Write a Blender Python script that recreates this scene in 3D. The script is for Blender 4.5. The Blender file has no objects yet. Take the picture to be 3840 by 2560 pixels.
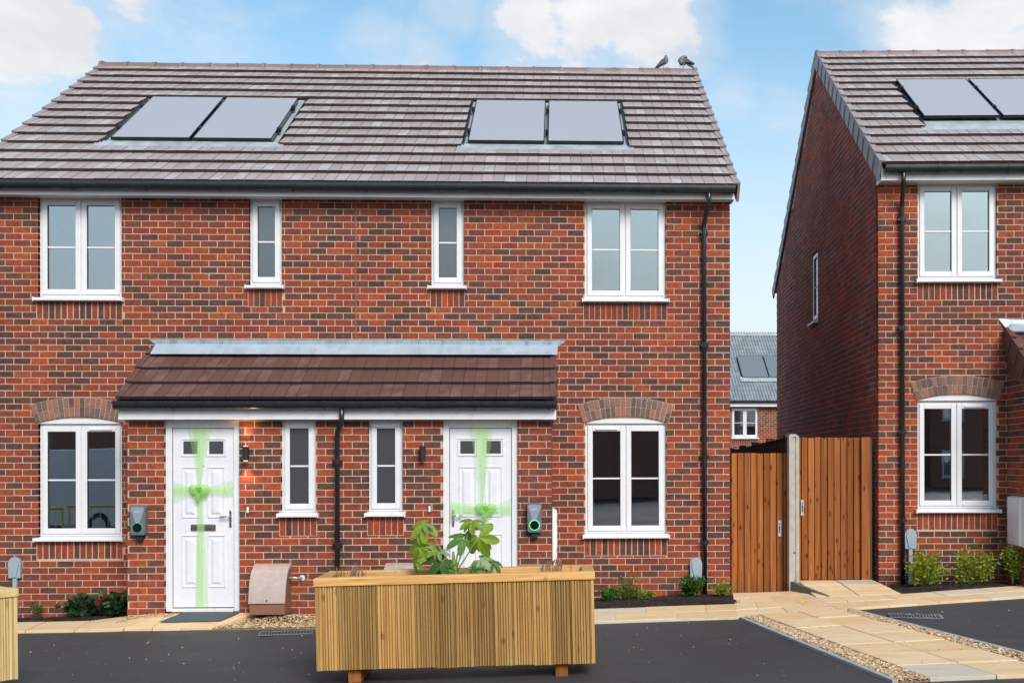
import bpy, bmesh, math, random
from mathutils import Vector, Matrix
random.seed(7)
S = bpy.context.scene
COL = S.collection
R = math.radians

# ------------------------------------------------------------ camera
cam = bpy.data.cameras.new('camera'); camo = bpy.data.objects.new('camera', cam); COL.objects.link(camo)
TH, RHO = R(2.06), .0017
r0 = Vector((math.cos(TH), -math.sin(TH), 0)); fw = Vector((math.sin(TH), math.cos(TH), 0)); u0 = Vector((0, 0, 1))
rt = r0*math.cos(RHO) - u0*math.sin(RHO); up = r0*math.sin(RHO) + u0*math.cos(RHO)
CAM = Vector((0, -12.69, 1.70))
camo.matrix_world = Matrix(((rt.x, up.x, -fw.x, CAM.x), (rt.y, up.y, -fw.y, CAM.y), (rt.z, up.z, -fw.z, CAM.z), (0, 0, 0, 1)))
cam.sensor_width = 36; cam.lens = 38.27; cam.shift_x = -.0846; cam.shift_y = .1165
cam.clip_start = .1; cam.clip_end = 3000
S.camera = camo

# ------------------------------------------------------------ world, sun, exposure
SUN_EL, SUN_AZ = R(37), R(157)          # azimuth measured clockwise from +Y: behind the camera, to the right
W = bpy.data.worlds.new('World'); S.world = W; W.use_nodes = True
nt = W.node_tree; nt.nodes.clear()
def nn(t, kind, **kw):
    n = t.nodes.new(kind)
    for k, v in kw.items():
        if k.startswith('i_'):
            key = k[2:]; key = int(key) if key.isdigit() else key
            n.inputs[key].default_value = v
        else: setattr(n, k, v)
    return n
def math_(t, op, a, b=None, clamp=False):
    n = t.nodes.new('ShaderNodeMath'); n.operation = op; n.use_clamp = clamp
    for i, v in enumerate((a, b)):
        if v is None: continue
        if isinstance(v, (int, float)): n.inputs[i].default_value = v
        else: t.links.new(v, n.inputs[i])
    return n.outputs[0]
def mixc(t, f, a, b, blend='MIX'):
    n = t.nodes.new('ShaderNodeMix'); n.data_type = 'RGBA'; n.blend_type = blend
    for i, v in ((0, f), (6, a), (7, b)):
        if isinstance(v, (int, float)): n.inputs[i].default_value = v
        elif isinstance(v, tuple): n.inputs[i].default_value = v if len(v) == 4 else v + (1,)
        else: t.links.new(v, n.inputs[i])
    return n.outputs[2]
def maprange(t, v, a, b, c=0, d=1, smooth=False):
    n = t.nodes.new('ShaderNodeMapRange'); n.interpolation_type = 'SMOOTHSTEP' if smooth else 'LINEAR'
    t.links.new(v, n.inputs[0])
    for i, x in enumerate((a, b, c, d)): n.inputs[i+1].default_value = x
    return n.outputs[0]
sky = nn(nt, 'ShaderNodeTexSky', sky_type='NISHITA', sun_disc=False, sun_elevation=SUN_EL, sun_rotation=SUN_AZ, air_density=1.0, dust_density=1.3, ozone_density=2.0, altitude=50)
tc = nn(nt, 'ShaderNodeTexCoord')
sep = nn(nt, 'ShaderNodeSeparateXYZ'); nt.links.new(tc.outputs['Generated'], sep.inputs[0])
zz = math_(nt, 'ADD', math_(nt, 'MAXIMUM', sep.outputs[2], 0.0), .22)
dv = nn(nt, 'ShaderNodeCombineXYZ')
nt.links.new(math_(nt, 'DIVIDE', sep.outputs[0], zz), dv.inputs[0]); nt.links.new(math_(nt, 'DIVIDE', sep.outputs[1], zz), dv.inputs[1])
dv.inputs[2].default_value = 3.1
n1 = nn(nt, 'ShaderNodeTexNoise', i_Scale=2.6, i_Detail=11.0, i_Roughness=.64, i_Distortion=.25); nt.links.new(dv.outputs[0], n1.inputs['Vector'])
# cumulus clouds standing in the part of the sky the street looks at: (azimuth, elevation, angular radius, weight)
CL = [(-26.3, 20.6, 3.0, .95), (-24.4, 19.2, 2.2, .8), (-26.6, 17.8, 2.8, .9), (-29, 20, 4.6, 1), (-23.6, 19.9, 1.5, .7), (-1.2, 21.9, 2.6, .85), (1.6, 22.6, 3.0, .95), (4.6, 22.2, 3.0, .95), (6.3, 20.8, 2.5, .9), (-2.4, 20.3, 2.0, .7), (1.2, 20.6, 2.2, .75), (4.4, 20.2, 2.2, .75),
      (19.5, 20.0, 3.2, .9), (22.5, 20.8, 4.6, 1), (25, 20, 5, 1), (-9.6, 20.0, 1.9, .62), (-6.8, 20.1, 1.6, .62), (-5.4, 22.2, 1.5, .55), (8.6, 18.6, 1.6, .5), (13.0, 14.2, 2.0, .45), (-22.0, 21.5, 1.8, .55)]
acc = None
for az, el, rad, wt in CL:
    c = (math.cos(R(el))*math.sin(R(az)), math.cos(R(el))*math.cos(R(az)), math.sin(R(el)))
    d = nn(nt, 'ShaderNodeVectorMath', operation='DOT_PRODUCT'); nt.links.new(tc.outputs['Generated'], d.inputs[0]); d.inputs[1].default_value = c
    m = maprange(nt, d.outputs['Value'], math.cos(R(rad*1.25)), 1.0, 0, wt)
    acc = m if acc is None else math_(nt, 'MAXIMUM', acc, m)
dens = math_(nt, 'ADD', math_(nt, 'MULTIPLY', acc, .34), n1.outputs[0])
mask = math_(nt, 'MAXIMUM', maprange(nt, dens, .63, .77, 0, .96, True), maprange(nt, dens, .44, .72, 0, .42, True))
n2 = nn(nt, 'ShaderNodeTexNoise', i_Scale=5.0, i_Detail=6.0, i_Roughness=.6); nt.links.new(dv.outputs[0], n2.inputs['Vector'])
ccol = mixc(nt, maprange(nt, n2.outputs[0], .35, .65), (4.7, 4.75, 4.95), (5.75, 5.7, 5.7))
tint = mixc(nt, 1.0, sky.outputs[0], (1.14, 1.38, 1.24), 'MULTIPLY')
haze = mixc(nt, maprange(nt, sep.outputs[2], .02, .42, .92, 0.0, True), tint, (4.95, 5.0, 5.35))
bgc = mixc(nt, mask, haze, ccol)
bg = nn(nt, 'ShaderNodeBackground', i_Strength=.085); nt.links.new(bgc, bg.inputs[0])
wo = nn(nt, 'ShaderNodeOutputWorld'); nt.links.new(bg.outputs[0], wo.inputs[0])

sl = bpy.data.lights.new('sun', 'SUN'); sl.energy = 1.5; sl.angle = R(24); sl.color = (1.0, .93, .885)
so = bpy.data.objects.new('sun', sl); COL.objects.link(so)
sd = Vector((math.cos(SUN_EL)*math.sin(SUN_AZ), math.cos(SUN_EL)*math.cos(SUN_AZ), math.sin(SUN_EL)))
so.rotation_euler = (-sd).to_track_quat('-Z', 'Y').to_euler(); so.location = (8, -20, 25)
S.view_settings.view_transform = 'Standard'; S.view_settings.look = 'None'; S.view_settings.gamma = 1
S.view_settings.exposure = 1.0
S.render.engine = 'CYCLES'; S.cycles.use_denoising = True; S.cycles.max_bounces = 6; S.cycles.transparent_max_bounces = 10
S.cycles.sample_clamp_indirect = 6

# ------------------------------------------------------------ materials
M = {}
def newmat(name):
    m = bpy.data.materials.new(name); m.use_nodes = True; t = m.node_tree
    b = t.nodes['Principled BSDF']; M[name] = m
    return m, t, b
def setc(b, t, key, v):
    if isinstance(v, tuple): b.inputs[key].default_value = v if len(v) == 4 else v + (1,)
    elif isinstance(v, (int, float)): b.inputs[key].default_value = v
    else: t.links.new(v, b.inputs[key])
def noise(t, vec, scale, detail=4, rough=.55, dist=0):
    n = nn(t, 'ShaderNodeTexNoise', i_Scale=scale, i_Detail=detail, i_Roughness=rough, i_Distortion=dist)
    if vec is not None: t.links.new(vec, n.inputs['Vector'])
    return n.outputs[0]
def pos(t): return nn(t, 'ShaderNodeNewGeometry').outputs['Position']
def objc(t): return nn(t, 'ShaderNodeTexCoord').outputs['Object']
def scaled(t, vec, sc, off=None):
    n = nn(t, 'ShaderNodeVectorMath', operation='MULTIPLY'); t.links.new(vec, n.inputs[0]); n.inputs[1].default_value = sc
    if off is None: return n.outputs[0]
    a = nn(t, 'ShaderNodeVectorMath', operation='ADD'); t.links.new(n.outputs[0], a.inputs[0]); t.links.new(off, a.inputs[1])
    return a.outputs[0]
def rnd(t):
    a = nn(t, 'ShaderNodeNewGeometry').outputs['Random Per Island']; b = nn(t, 'ShaderNodeObjectInfo').outputs['Random']
    return math_(t, 'FRACT', math_(t, 'ADD', a, b))
def bump(t, b, h, strength=.4, dist=.01):
    n = nn(t, 'ShaderNodeBump', i_Strength=strength, i_Distance=dist); t.links.new(h, n.inputs['Height']); t.links.new(n.outputs[0], b.inputs['Normal'])
def ramp(t, f, stops, const=False):
    n = nn(t, 'ShaderNodeValToRGB'); e = n.color_ramp.elements
    if const: n.color_ramp.interpolation = 'CONSTANT'
    while len(e) < len(stops): e.new(.5)
    for i, (p, c) in enumerate(stops): e[i].position = p; e[i].color = c + (1,)
    t.links.new(f, n.inputs[0]); return n.outputs[0]
def plain(name, c, rough=.5, metal=0, spec=.5, var=.06, vs=9, bmp=0, coat=0):
    m, t, b = newmat(name)
    n = noise(t, pos(t), vs, 5)
    k = maprange(t, n, .3, .7, 1-var, 1+var)
    v = nn(t, 'ShaderNodeVectorMath', operation='SCALE'); v.inputs[0].default_value = c; t.links.new(k, v.inputs['Scale'])
    setc(b, t, 'Base Color', v.outputs[0]); setc(b, t, 'Roughness', maprange(t, n, .3, .7, rough-.06, min(1, rough+.06))); setc(b, t, 'Metallic', metal); setc(b, t, 'Specular IOR Level', spec)
    if coat: setc(b, t, 'Coat Weight', coat); setc(b, t, 'Coat Roughness', .05)
    if bmp: bump(t, b, noise(t, pos(t), vs*8, 4), bmp, .004)
    return m

def brickmat(name, shift=0.0, mult=1.0, maroon_mix=0):
    m, t, b = newmat(name)
    P = pos(t); r = rnd(t)
    low = noise(t, P, .55, 2)
    rr = math_(t, 'ADD', r, maprange(t, low, .3, .7, -.17+shift, .17+shift), True)
    c = ramp(t, rr, [(0, (.098, .052, .042)), (.16, (.130, .058, .045)), (.30, (.195, .060, .043)), (.46, (.255, .060, .038)), (.62, (.320, .062, .034)), (.80, (.375, .070, .032)), (.93, (.47, .092, .032))])
    fine = noise(t, P, 26, 5, .6); fine2 = noise(t, scaled(t, P, (7, 7, 14)), 3.0, 3)
    c = mixc(t, maprange(t, fine2, .42, .72, 0, .6), c, (.12, .052, .041)); c = mixc(t, maprange(t, noise(t, scaled(t, P, (5, 5, 9)), 3.4, 4), .50, .72, 0, .5), c, (.36, .085, .045))
    k = math_(t, 'MULTIPLY', maprange(t, fine, .3, .7, .78*mult, 1.22*mult), maprange(t, noise(t, P, 1.3, 6, .65), .3, .7, .84, 1.14))
    v = nn(t, 'ShaderNodeVectorMath', operation='SCALE'); t.links.new(c, v.inputs[0]); t.links.new(k, v.inputs['Scale'])
    if maroon_mix: c0 = mixc(t, maroon_mix, v.outputs[0], (.23, .062, .050)); v = type('o', (), {'outputs': [c0]})
    dust = maprange(t, noise(t, P, 110, 3, .7), .68, .78, 0, .15)
    col = mixc(t, dust, v.outputs[0], (.45, .34, .27))
    setc(b, t, 'Base Color', col); setc(b, t, 'Roughness', .85); setc(b, t, 'Specular IOR Level', .15)
    bump(t, b, fine, .5, .006)
    return m
brickmat('brick', -.02, .84)
brickmat('brick_gable_lightened', .02, 1.5, .40)  # same brick, colour lightened to make up for the unlit side wall
def mortarmat(name, base, stain):
    m, t, b = newmat(name); P = pos(t)
    n = noise(t, P, 1.6, 5); c = mixc(t, maprange(t, n, .4, .7, 0, .8), base, stain)
    c = mixc(t, maprange(t, noise(t, P, 40, 3), .35, .65, 0, .35), c, (.45, .34, .26))
    setc(b, t, 'Base Color', c); setc(b, t, 'Roughness', .95); bump(t, b, noise(t, P, 160, 3), .5, .004)
mortarmat('mortar', (.55, .405, .31), (.37, .25, .185))
mortarmat('mortar_gable', (.36, .22, .18), (.80, .74, .71))
def archbrick():
    m, t, b = newmat('arch_brick'); P = pos(t); r = rnd(t)
    c = ramp(t, r, [(0, (.085, .055, .048)), (.35, (.15, .085, .07)), (.65, (.23, .11, .085)), (.9, (.30, .12, .08))])
    c = mixc(t, maprange(t, noise(t, P, 34, 4, .7), .55, .75, 0, .5), c, (.42, .32, .27))
    setc(b, t, 'Base Color', c); setc(b, t, 'Roughness', .8); bump(t, b, noise(t, P, 60, 4), .4, .004)
archbrick()

def tilemat(name, base, pale, amt, rough, dark=.35):
    m, t, b = newmat(name); P = pos(t); r = rnd(t)
    k = maprange(t, r, 0, 1, .90, 1.09)
    v = nn(t, 'ShaderNodeVectorMath', operation='SCALE'); v.inputs[0].default_value = base; t.links.new(k, v.inputs['Scale'])
    c = mixc(t, maprange(t, noise(t, P, 2.2, 4), .35, .7, 0, dark), v.outputs[0], (base[0]*.62, base[1]*.52, base[2]*.5))
    r2 = math_(t, 'FRACT', math_(t, 'MULTIPLY', r, 7.31))
    pn = math_(t, 'MULTIPLY', maprange(t, r2, .45, .95, 0, 1, True), maprange(t, noise(t, P, 6, 3), .36, .62, 0, 1, True))
    c = mixc(t, math_(t, 'MULTIPLY', pn, amt), c, pale)
    fine = noise(t, P, 70, 4, .6)
    c = mixc(t, maprange(t, fine, .4, .7, 0, .22), c, (base[0]*.5, base[1]*.45, base[2]*.42))
    setc(b, t, 'Base Color', c); setc(b, t, 'Roughness', rough); setc(b, t, 'Specular IOR Level', .5)
    bump(t, b, fine, .25, .003)
tilemat('roof_tile', (.40, .335, .325), (.60, .57, .59), .55, .42, .15)
tilemat('porch_tile', (.135, .062, .050), (.26, .17, .15), .35, .52, .15)
tilemat('ridge_tile', (.235, .145, .128), (.42, .36, .34), .35, .5)
tilemat('verge', (.36, .30, .30), (.42, .38, .38), .3, .5)
tilemat('grey_pantile', (.33, .36, .38), (.50, .53, .54), .4, .4, .2)
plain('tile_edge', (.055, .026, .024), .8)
plain('upvc', (.735, .715, .73), .32, var=.02)
plain('upvc_warm', (.74, .72, .69), .4, var=.04)
plain('door_white', (.73, .71, .755), .30, var=.02)
plain('gutter_black', (.016, .017, .020), .26, spec=.6)
plain('rubber_black', (.012, .012, .013), .5)
plain('aluminium', (.50, .55, .55), .42, metal=.35, var=.18, vs=6)
plain('chrome', (.75, .72, .70), .12, metal=1.0)
plain('galv', (.55, .57, .58), .4, metal=.7, var=.12)
plain('grate_steel', (.22, .235, .25), .45, metal=.6, var=.15)
plain('grey_plastic', (.30, .35, .40), .42, var=.05)
plain('ev_grey', (.26, .28, .33), .35, var=.03)
plain('ev_dark', (.13, .14, .17), .38, var=.03)
plain('gas_lid', (.43, .335, .30), .5, var=.10, vs=14, bmp=.1)
plain('gas_body', (.23, .105, .06), .55, var=.10, vs=14)
plain('concrete', (.42, .37, .32), .9, var=.16, vs=12, bmp=.4)
plain('concrete_dark', (.13, .115, .10), .9, var=.16, vs=12, bmp=.4)
plain('joint_sand', (.60, .50, .38), .9, var=.12, vs=14)
plain('kerb', (.37, .355, .32), .9, var=.14, vs=12, bmp=.4)
plain('plaster', (.66, .61, .55), .9)
plain('roof_felt', (.03, .028, .027), .9)
plain('floor_wood', (.25, .16, .10), .5)
plain('steel_dark', (.035, .037, .04), .4, metal=.5)
plain('joint_red', (.30, .075, .05), .8)
plain('pink_foot', (.55, .28, .25), .6)
plain('feather_dark', (.045, .045, .055), .6, var=.3, vs=60)
plain('black_panel', (.006, .006, .008), .15)

def lead(name, base, dark, amt):
    m, t, b = newmat(name); P = pos(t)
    st = noise(t, scaled(t, P, (11, 3, 1.4)), 1.0, 5, .6)
    c = mixc(t, maprange(t, st, .46, .66, 0, amt), base, dark)
    c = mixc(t, maprange(t, noise(t, P, 5, 5), .5, .7, 0, .5), c, tuple(min(1, k*1.25) for k in base))
    setc(b, t, 'Base Color', c); setc(b, t, 'Roughness', .5); setc(b, t, 'Metallic', .1)
lead('lead', (.40, .46, .52), (.26, .31, .37), .5); lead('lead_dark', (.25, .305, .36), (.10, .135, .175), .8)
def glass(name, refl, tint, rough=.0, body=None):
    m, t, b = newmat(name); t.nodes.remove(b)
    fr = nn(t, 'ShaderNodeLayerWeight', i_Blend=.35)
    gl = nn(t, 'ShaderNodeBsdfGlossy', i_Roughness=rough); gl.inputs[0].default_value = (.92, .96, 1, 1)
    if body is None: tr = nn(t, 'ShaderNodeBsdfTransparent'); tr.inputs[0].default_value = tint + (1,)
    else: tr = nn(t, 'ShaderNodeBsdfDiffuse'); tr.inputs[0].default_value = body + (1,)
    mx = nn(t, 'ShaderNodeMixShader'); t.links.new(maprange(t, fr.outputs['Facing'], 0, 1, refl, 1.0), mx.inputs[0])
    if rough == 0:
        nb = nn(t, 'ShaderNodeBump', i_Strength=.02, i_Distance=.01); t.links.new(noise(t, pos(t), 2.2, 2), nb.inputs['Height']); t.links.new(nb.outputs[0], gl.inputs['Normal'])
    t.links.new(tr.outputs[0], mx.inputs[1]); t.links.new(gl.outputs[0], mx.inputs[2]); t.links.new(mx.outputs[0], t.nodes['Material Output'].inputs[0])
glass('glass', .24, (.85, .87, .88))
glass('glass_frosted', .13, (1, 1, 1), .22, (.05, .05, .055))
def panelmat():
    m, t, b = newmat('solar_glass')
    setc(b, t, 'Base Color', (.40, .38, .41)); setc(b, t, 'Metallic', .0); setc(b, t, 'Roughness', .4); setc(b, t, 'Coat Weight', .6); setc(b, t, 'Coat Roughness', .12)  # pale base colour stands in for sky reflected in dark panels
panelmat()
plain('solar_glass_grey', (.17, .185, .20), .35, coat=.6)
def wood(name, cols, grain=(38, 38, 1.7), knot=.5, sat=.5, rough=.6, kscale=(9.5, 9.5, 3.6), ksz=.11):
    m, t, b = newmat(name)
    oi = nn(t, 'ShaderNodeObjectInfo').outputs['Random']
    off = nn(t, 'ShaderNodeCombineXYZ')
    for i, k in enumerate((37.0, 53.0, 71.0)): t.links.new(math_(t, 'MULTIPLY', oi, k), off.inputs[i])
    O = objc(t)
    P1 = scaled(t, O, grain, off.outputs[0])
    g = noise(t, P1, 1.0, 5, .6, .4)
    c = ramp(t, g, [(.28, cols[0]), (.5, cols[1]), (.72, cols[2])])
    lowf = noise(t, scaled(t, O, (6, 6, 1.2), off.outputs[0]), 1.0, 2)
    c = mixc(t, maprange(t, lowf, .35, .65, 0, .45), c, cols[3])
    vo = nn(t, 'ShaderNodeTexVoronoi', feature='F1', i_Scale=1.0, i_Randomness=1.0)
    t.links.new(scaled(t, O, kscale, off.outputs[0]), vo.inputs['Vector'])
    kd = math_(t, 'ADD', vo.outputs['Distance'], math_(t, 'MULTIPLY', noise(t, O, 60, 3), .10))
    kn = maprange(t, kd, ksz, ksz*2.3, knot, 0, True)
    c = mixc(t, kn, c, cols[4])
    k = maprange(t, oi, 0, 1, .66, 1.24)
    v = nn(t, 'ShaderNodeVectorMath', operation='SCALE'); t.links.new(c, v.inputs[0]); t.links.new(k, v.inputs['Scale'])
    setc(b, t, 'Base Color', v.outputs[0]); setc(b, t, 'Roughness', rough+.15); setc(b, t, 'Specular IOR Level', .2); bump(t, b, g, .3, .004)
wood('deck_wood', [(.26, .10, .026), (.45, .245, .080), (.60, .395, .165), (.43, .235, .066), (.06, .035, .016)], (46, 46, 1.1), .6, kscale=(7.5, 7.5, 4.0), ksz=.10)
wood('rim_wood', [(.40, .17, .05), (.60, .33, .12), (.68, .42, .18), (.54, .29, .10), (.16, .07, .03)], (1.7, 38, 38))
wood('pale_wood', [(.36, .22, .08), (.58, .42, .19), (.68, .53, .28), (.54, .38, .15), (.14, .08, .03)])
wood('foot_wood', [(.20, .065, .018), (.34, .12, .03), (.40, .15, .04), (.28, .10, .03), (.08, .03, .01)])
wood('gate_wood', [(.15, .042, .011), (.31, .098, .024), (.43, .155, .042), (.21, .058, .014), (.055, .015, .003)], (30, 30, 1.0), .9, kscale=(13, 13, 5), ksz=.13)
wood('fence_wood', [(.055, .03, .018), (.085, .05, .03), (.11, .065, .04), (.07, .04, .024), (.03, .015, .01)], (34, 34, 1.4))  # tones darkened to carry the shade on the receding fence
def asphalt():
    m, t, b = newmat('asphalt'); P = pos(t)
    big = noise(t, P, .5, 5); fine = noise(t, P, 180, 3, .7); mid = noise(t, P, 5, 5)
    c = mixc(t, maprange(t, big, .35, .7), (.044, .041, .044), (.061, .057, .059))
    c = mixc(t, maprange(t, fine, .60, .78, 0, .6), c, (.10, .096, .094))
    c = mixc(t, maprange(t, mid, .60, .75, 0, .25), c, (.085, .08, .075))
    c = mixc(t, maprange(t, noise(t, scaled(t, P, (1.2, 4.5, 1)), 1.0, 6, .65), .52, .72, 0, .5), c, (.086, .081, .080)); c = mixc(t, maprange(t, noise(t, P, 90, 2, .6), .55, .7, 0, .45), c, (.022, .020, .021))
    sp = nn(t, 'ShaderNodeTexVoronoi', i_Scale=7.0); t.links.new(P, sp.inputs['Vector'])
    c = mixc(t, maprange(t, sp.outputs['Distance'], .018, .035, .6, 0), c, (.40, .37, .34))
    setc(b, t, 'Base Color', c); setc(b, t, 'Roughness', maprange(t, big, .35, .65, .52, .75)); setc(b, t, 'Specular IOR Level', .4); bump(t, b, fine, .7, .006)
asphalt()
def slabmat():
    m, t, b = newmat('slab'); P = pos(t); r = rnd(t)
    c = ramp(t, r, [(0, (.70, .46, .24)), (.45, (.78, .57, .35)), (.88, (.74, .50, .28)), (.97, (.68, .56, .42)), (1, (.50, .45, .39))])
    w = noise(t, scaled(t, P, (2.2, 9, 1)), 1.0, 5, .6, .6)
    c = mixc(t, maprange(t, w, .5, .72, 0, .65), c, (.62, .30, .095))
    c = mixc(t, maprange(t, noise(t, P, 3.3, 5), .52, .78, 0, .55), c, (.76, .61, .43))
    c = mixc(t, maprange(t, noise(t, P, 55, 3), .62, .75, 0, .4), c, (.25, .17, .10))
    setc(b, t, 'Base Color', c); setc(b, t, 'Roughness', .75); setc(b, t, 'Specular IOR Level', .2); bump(t, b, noise(t, scaled(t, P, (6, 14, 6)), 2.0, 4), .35, .01)
slabmat()
def groundmix(name, cols, sc):
    m, t, b = newmat(name); P = pos(t)
    c = ramp(t, noise(t, P, sc, 6, .7), [(.3, cols[0]), (.5, cols[1]), (.7, cols[2])])
    setc(b, t, 'Base Color', c); setc(b, t, 'Roughness', .9); bump(t, b, noise(t, P, sc*1.5, 5, .7), .9, .02)
groundmix('soil', [(.010, .007, .006), (.022, .014, .011), (.05, .032, .025)], 38)
groundmix('gravel_bed', [(.16, .09, .05), (.33, .21, .12), (.50, .38, .26)], 60)
groundmix('mat_pile', [(.055, .072, .088), (.10, .125, .145), (.17, .20, .22)], 130)
def stonemat():
    m, t, b = newmat('gravel_stone'); r = rnd(t)
    c = ramp(t, r, [(0, (.20, .085, .035)), (.25, (.46, .24, .10)), (.5, (.62, .42, .22)), (.75, (.70, .58, .42)), (.92, (.40, .20, .10)), (1, (.75, .70, .62))])
    setc(b, t, 'Base Color', c); setc(b, t, 'Roughness', .55)
stonemat()
def leafmat(name, cols, trans=.35):
    m, t, b = newmat(name); r = rnd(t); P = pos(t)
    c = ramp(t, r, [(0, cols[0]), (.5, cols[1]), (1, cols[2])])
    c = mixc(t, maprange(t, noise(t, P, 30, 3), .3, .7, 0, .35), c, cols[0])
    setc(b, t, 'Base Color', c); setc(b, t, 'Roughness', .45)
    tl = nn(t, 'ShaderNodeBsdfTranslucent'); t.links.new(c, tl.inputs[0])
    mx = nn(t, 'ShaderNodeMixShader', i_0=trans); t.links.new(b.outputs[0], mx.inputs[1]); t.links.new(tl.outputs[0], mx.inputs[2]); t.links.new(mx.outputs[0], t.nodes['Material Output'].inputs[0])
leafmat('leaf_lime', [(.22, .34, .025), (.33, .46, .04), (.42, .54, .07)], .45)
leafmat('leaf_mid', [(.05, .12, .015), (.09, .20, .03), (.16, .30, .06)])
leafmat('leaf_pale', [(.16, .28, .09), (.24, .36, .15), (.34, .44, .22)])
leafmat('leaf_dark', [(.010, .030, .010), (.022, .055, .018), (.05, .09, .03)], .15)
leafmat('leaf_red', [(.10, .012, .012), (.14, .02, .018), (.16, .03, .02)], .2)
leafmat('leaf_shrub', [(.05, .11, .012), (.11, .20, .02), (.24, .33, .035)])
leafmat('leaf_gold', [(.13, .23, .015), (.30, .38, .025), (.55, .50, .045)], .4)
leafmat('leaf_box', [(.03, .09, .01), (.07, .15, .02), (.15, .25, .03)])
leafmat('heather', [(.18, .12, .06), (.40, .16, .16), (.55, .42, .30)])
plain('stem_green', (.20, .25, .05), .5)
plain('heather_stem', (.30, .17, .12), .8)
plain('stem_brown', (.07, .045, .025), .8)
plain('feather', (.14, .15, .17), .6, var=.45, vs=40)
def sheer(name, c, op):
    m, t, b = newmat(name); t.nodes.remove(b)
    P = pos(t); d = nn(t, 'ShaderNodeBsdfDiffuse'); d.inputs[0].default_value = c + (1,)
    tl = nn(t, 'ShaderNodeBsdfTranslucent'); tl.inputs[0].default_value = c + (1,)
    tr = nn(t, 'ShaderNodeBsdfTransparent'); tr.inputs[0].default_value = (.945, .995, .905, 1)
    a = nn(t, 'ShaderNodeMixShader', i_0=.4); t.links.new(d.outputs[0], a.inputs[1]); t.links.new(tl.outputs[0], a.inputs[2])
    mx = nn(t, 'ShaderNodeMixShader'); t.links.new(maprange(t, noise(t, scaled(t, P, (9, 3, 2)), 1.0, 2), .3, .7, op-.03, op+.03), mx.inputs[0])
    t.links.new(tr.outputs[0], mx.inputs[1]); t.links.new(a.outputs[0], mx.inputs[2]); t.links.new(mx.outputs[0], t.nodes['Material Output'].inputs[0])
sheer('sheer_green', (.62, .86, .48), .21); sheer('sheer_knot', (.36, .70, .18), .55)
def emis(name, c, s):
    m, t, b = newmat(name); setc(b, t, 'Base Color', c); b.inputs['Emission Color'].default_value = c + (1,); b.inputs['Emission Strength'].default_value = s
emis('green_ring', (.06, .70, .22), .8); emis('lamp_glow', (1, .62, .28), 6)
def simplebrick():
    m, t, b = newmat('brick_wall_far'); br = nn(t, 'ShaderNodeTexBrick', i_Scale=1.0)
    br.inputs['Color1'].default_value = (.25, .07, .04, 1); br.inputs['Color2'].default_value = (.12, .05, .04, 1); br.inputs['Mortar'].default_value = (.45, .34, .26, 1)
    br.inputs['Brick Width'].default_value = .225; br.inputs['Row Height'].default_value = .075; br.inputs['Mortar Size'].default_value = .008
    c = nn(t, 'ShaderNodeCombineXYZ'); s2 = nn(t, 'ShaderNodeSeparateXYZ'); t.links.new(pos(t), s2.inputs[0]); t.links.new(math_(t, 'ADD', s2.outputs[0], s2.outputs[1]), c.inputs[0]); t.links.new(s2.outputs[2], c.inputs[1]); t.links.new(c.outputs[0], br.inputs['Vector'])
    t.links.new(br.outputs[0], b.inputs['Base Color']); setc(b, t, 'Roughness', .85)
simplebrick()

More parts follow.
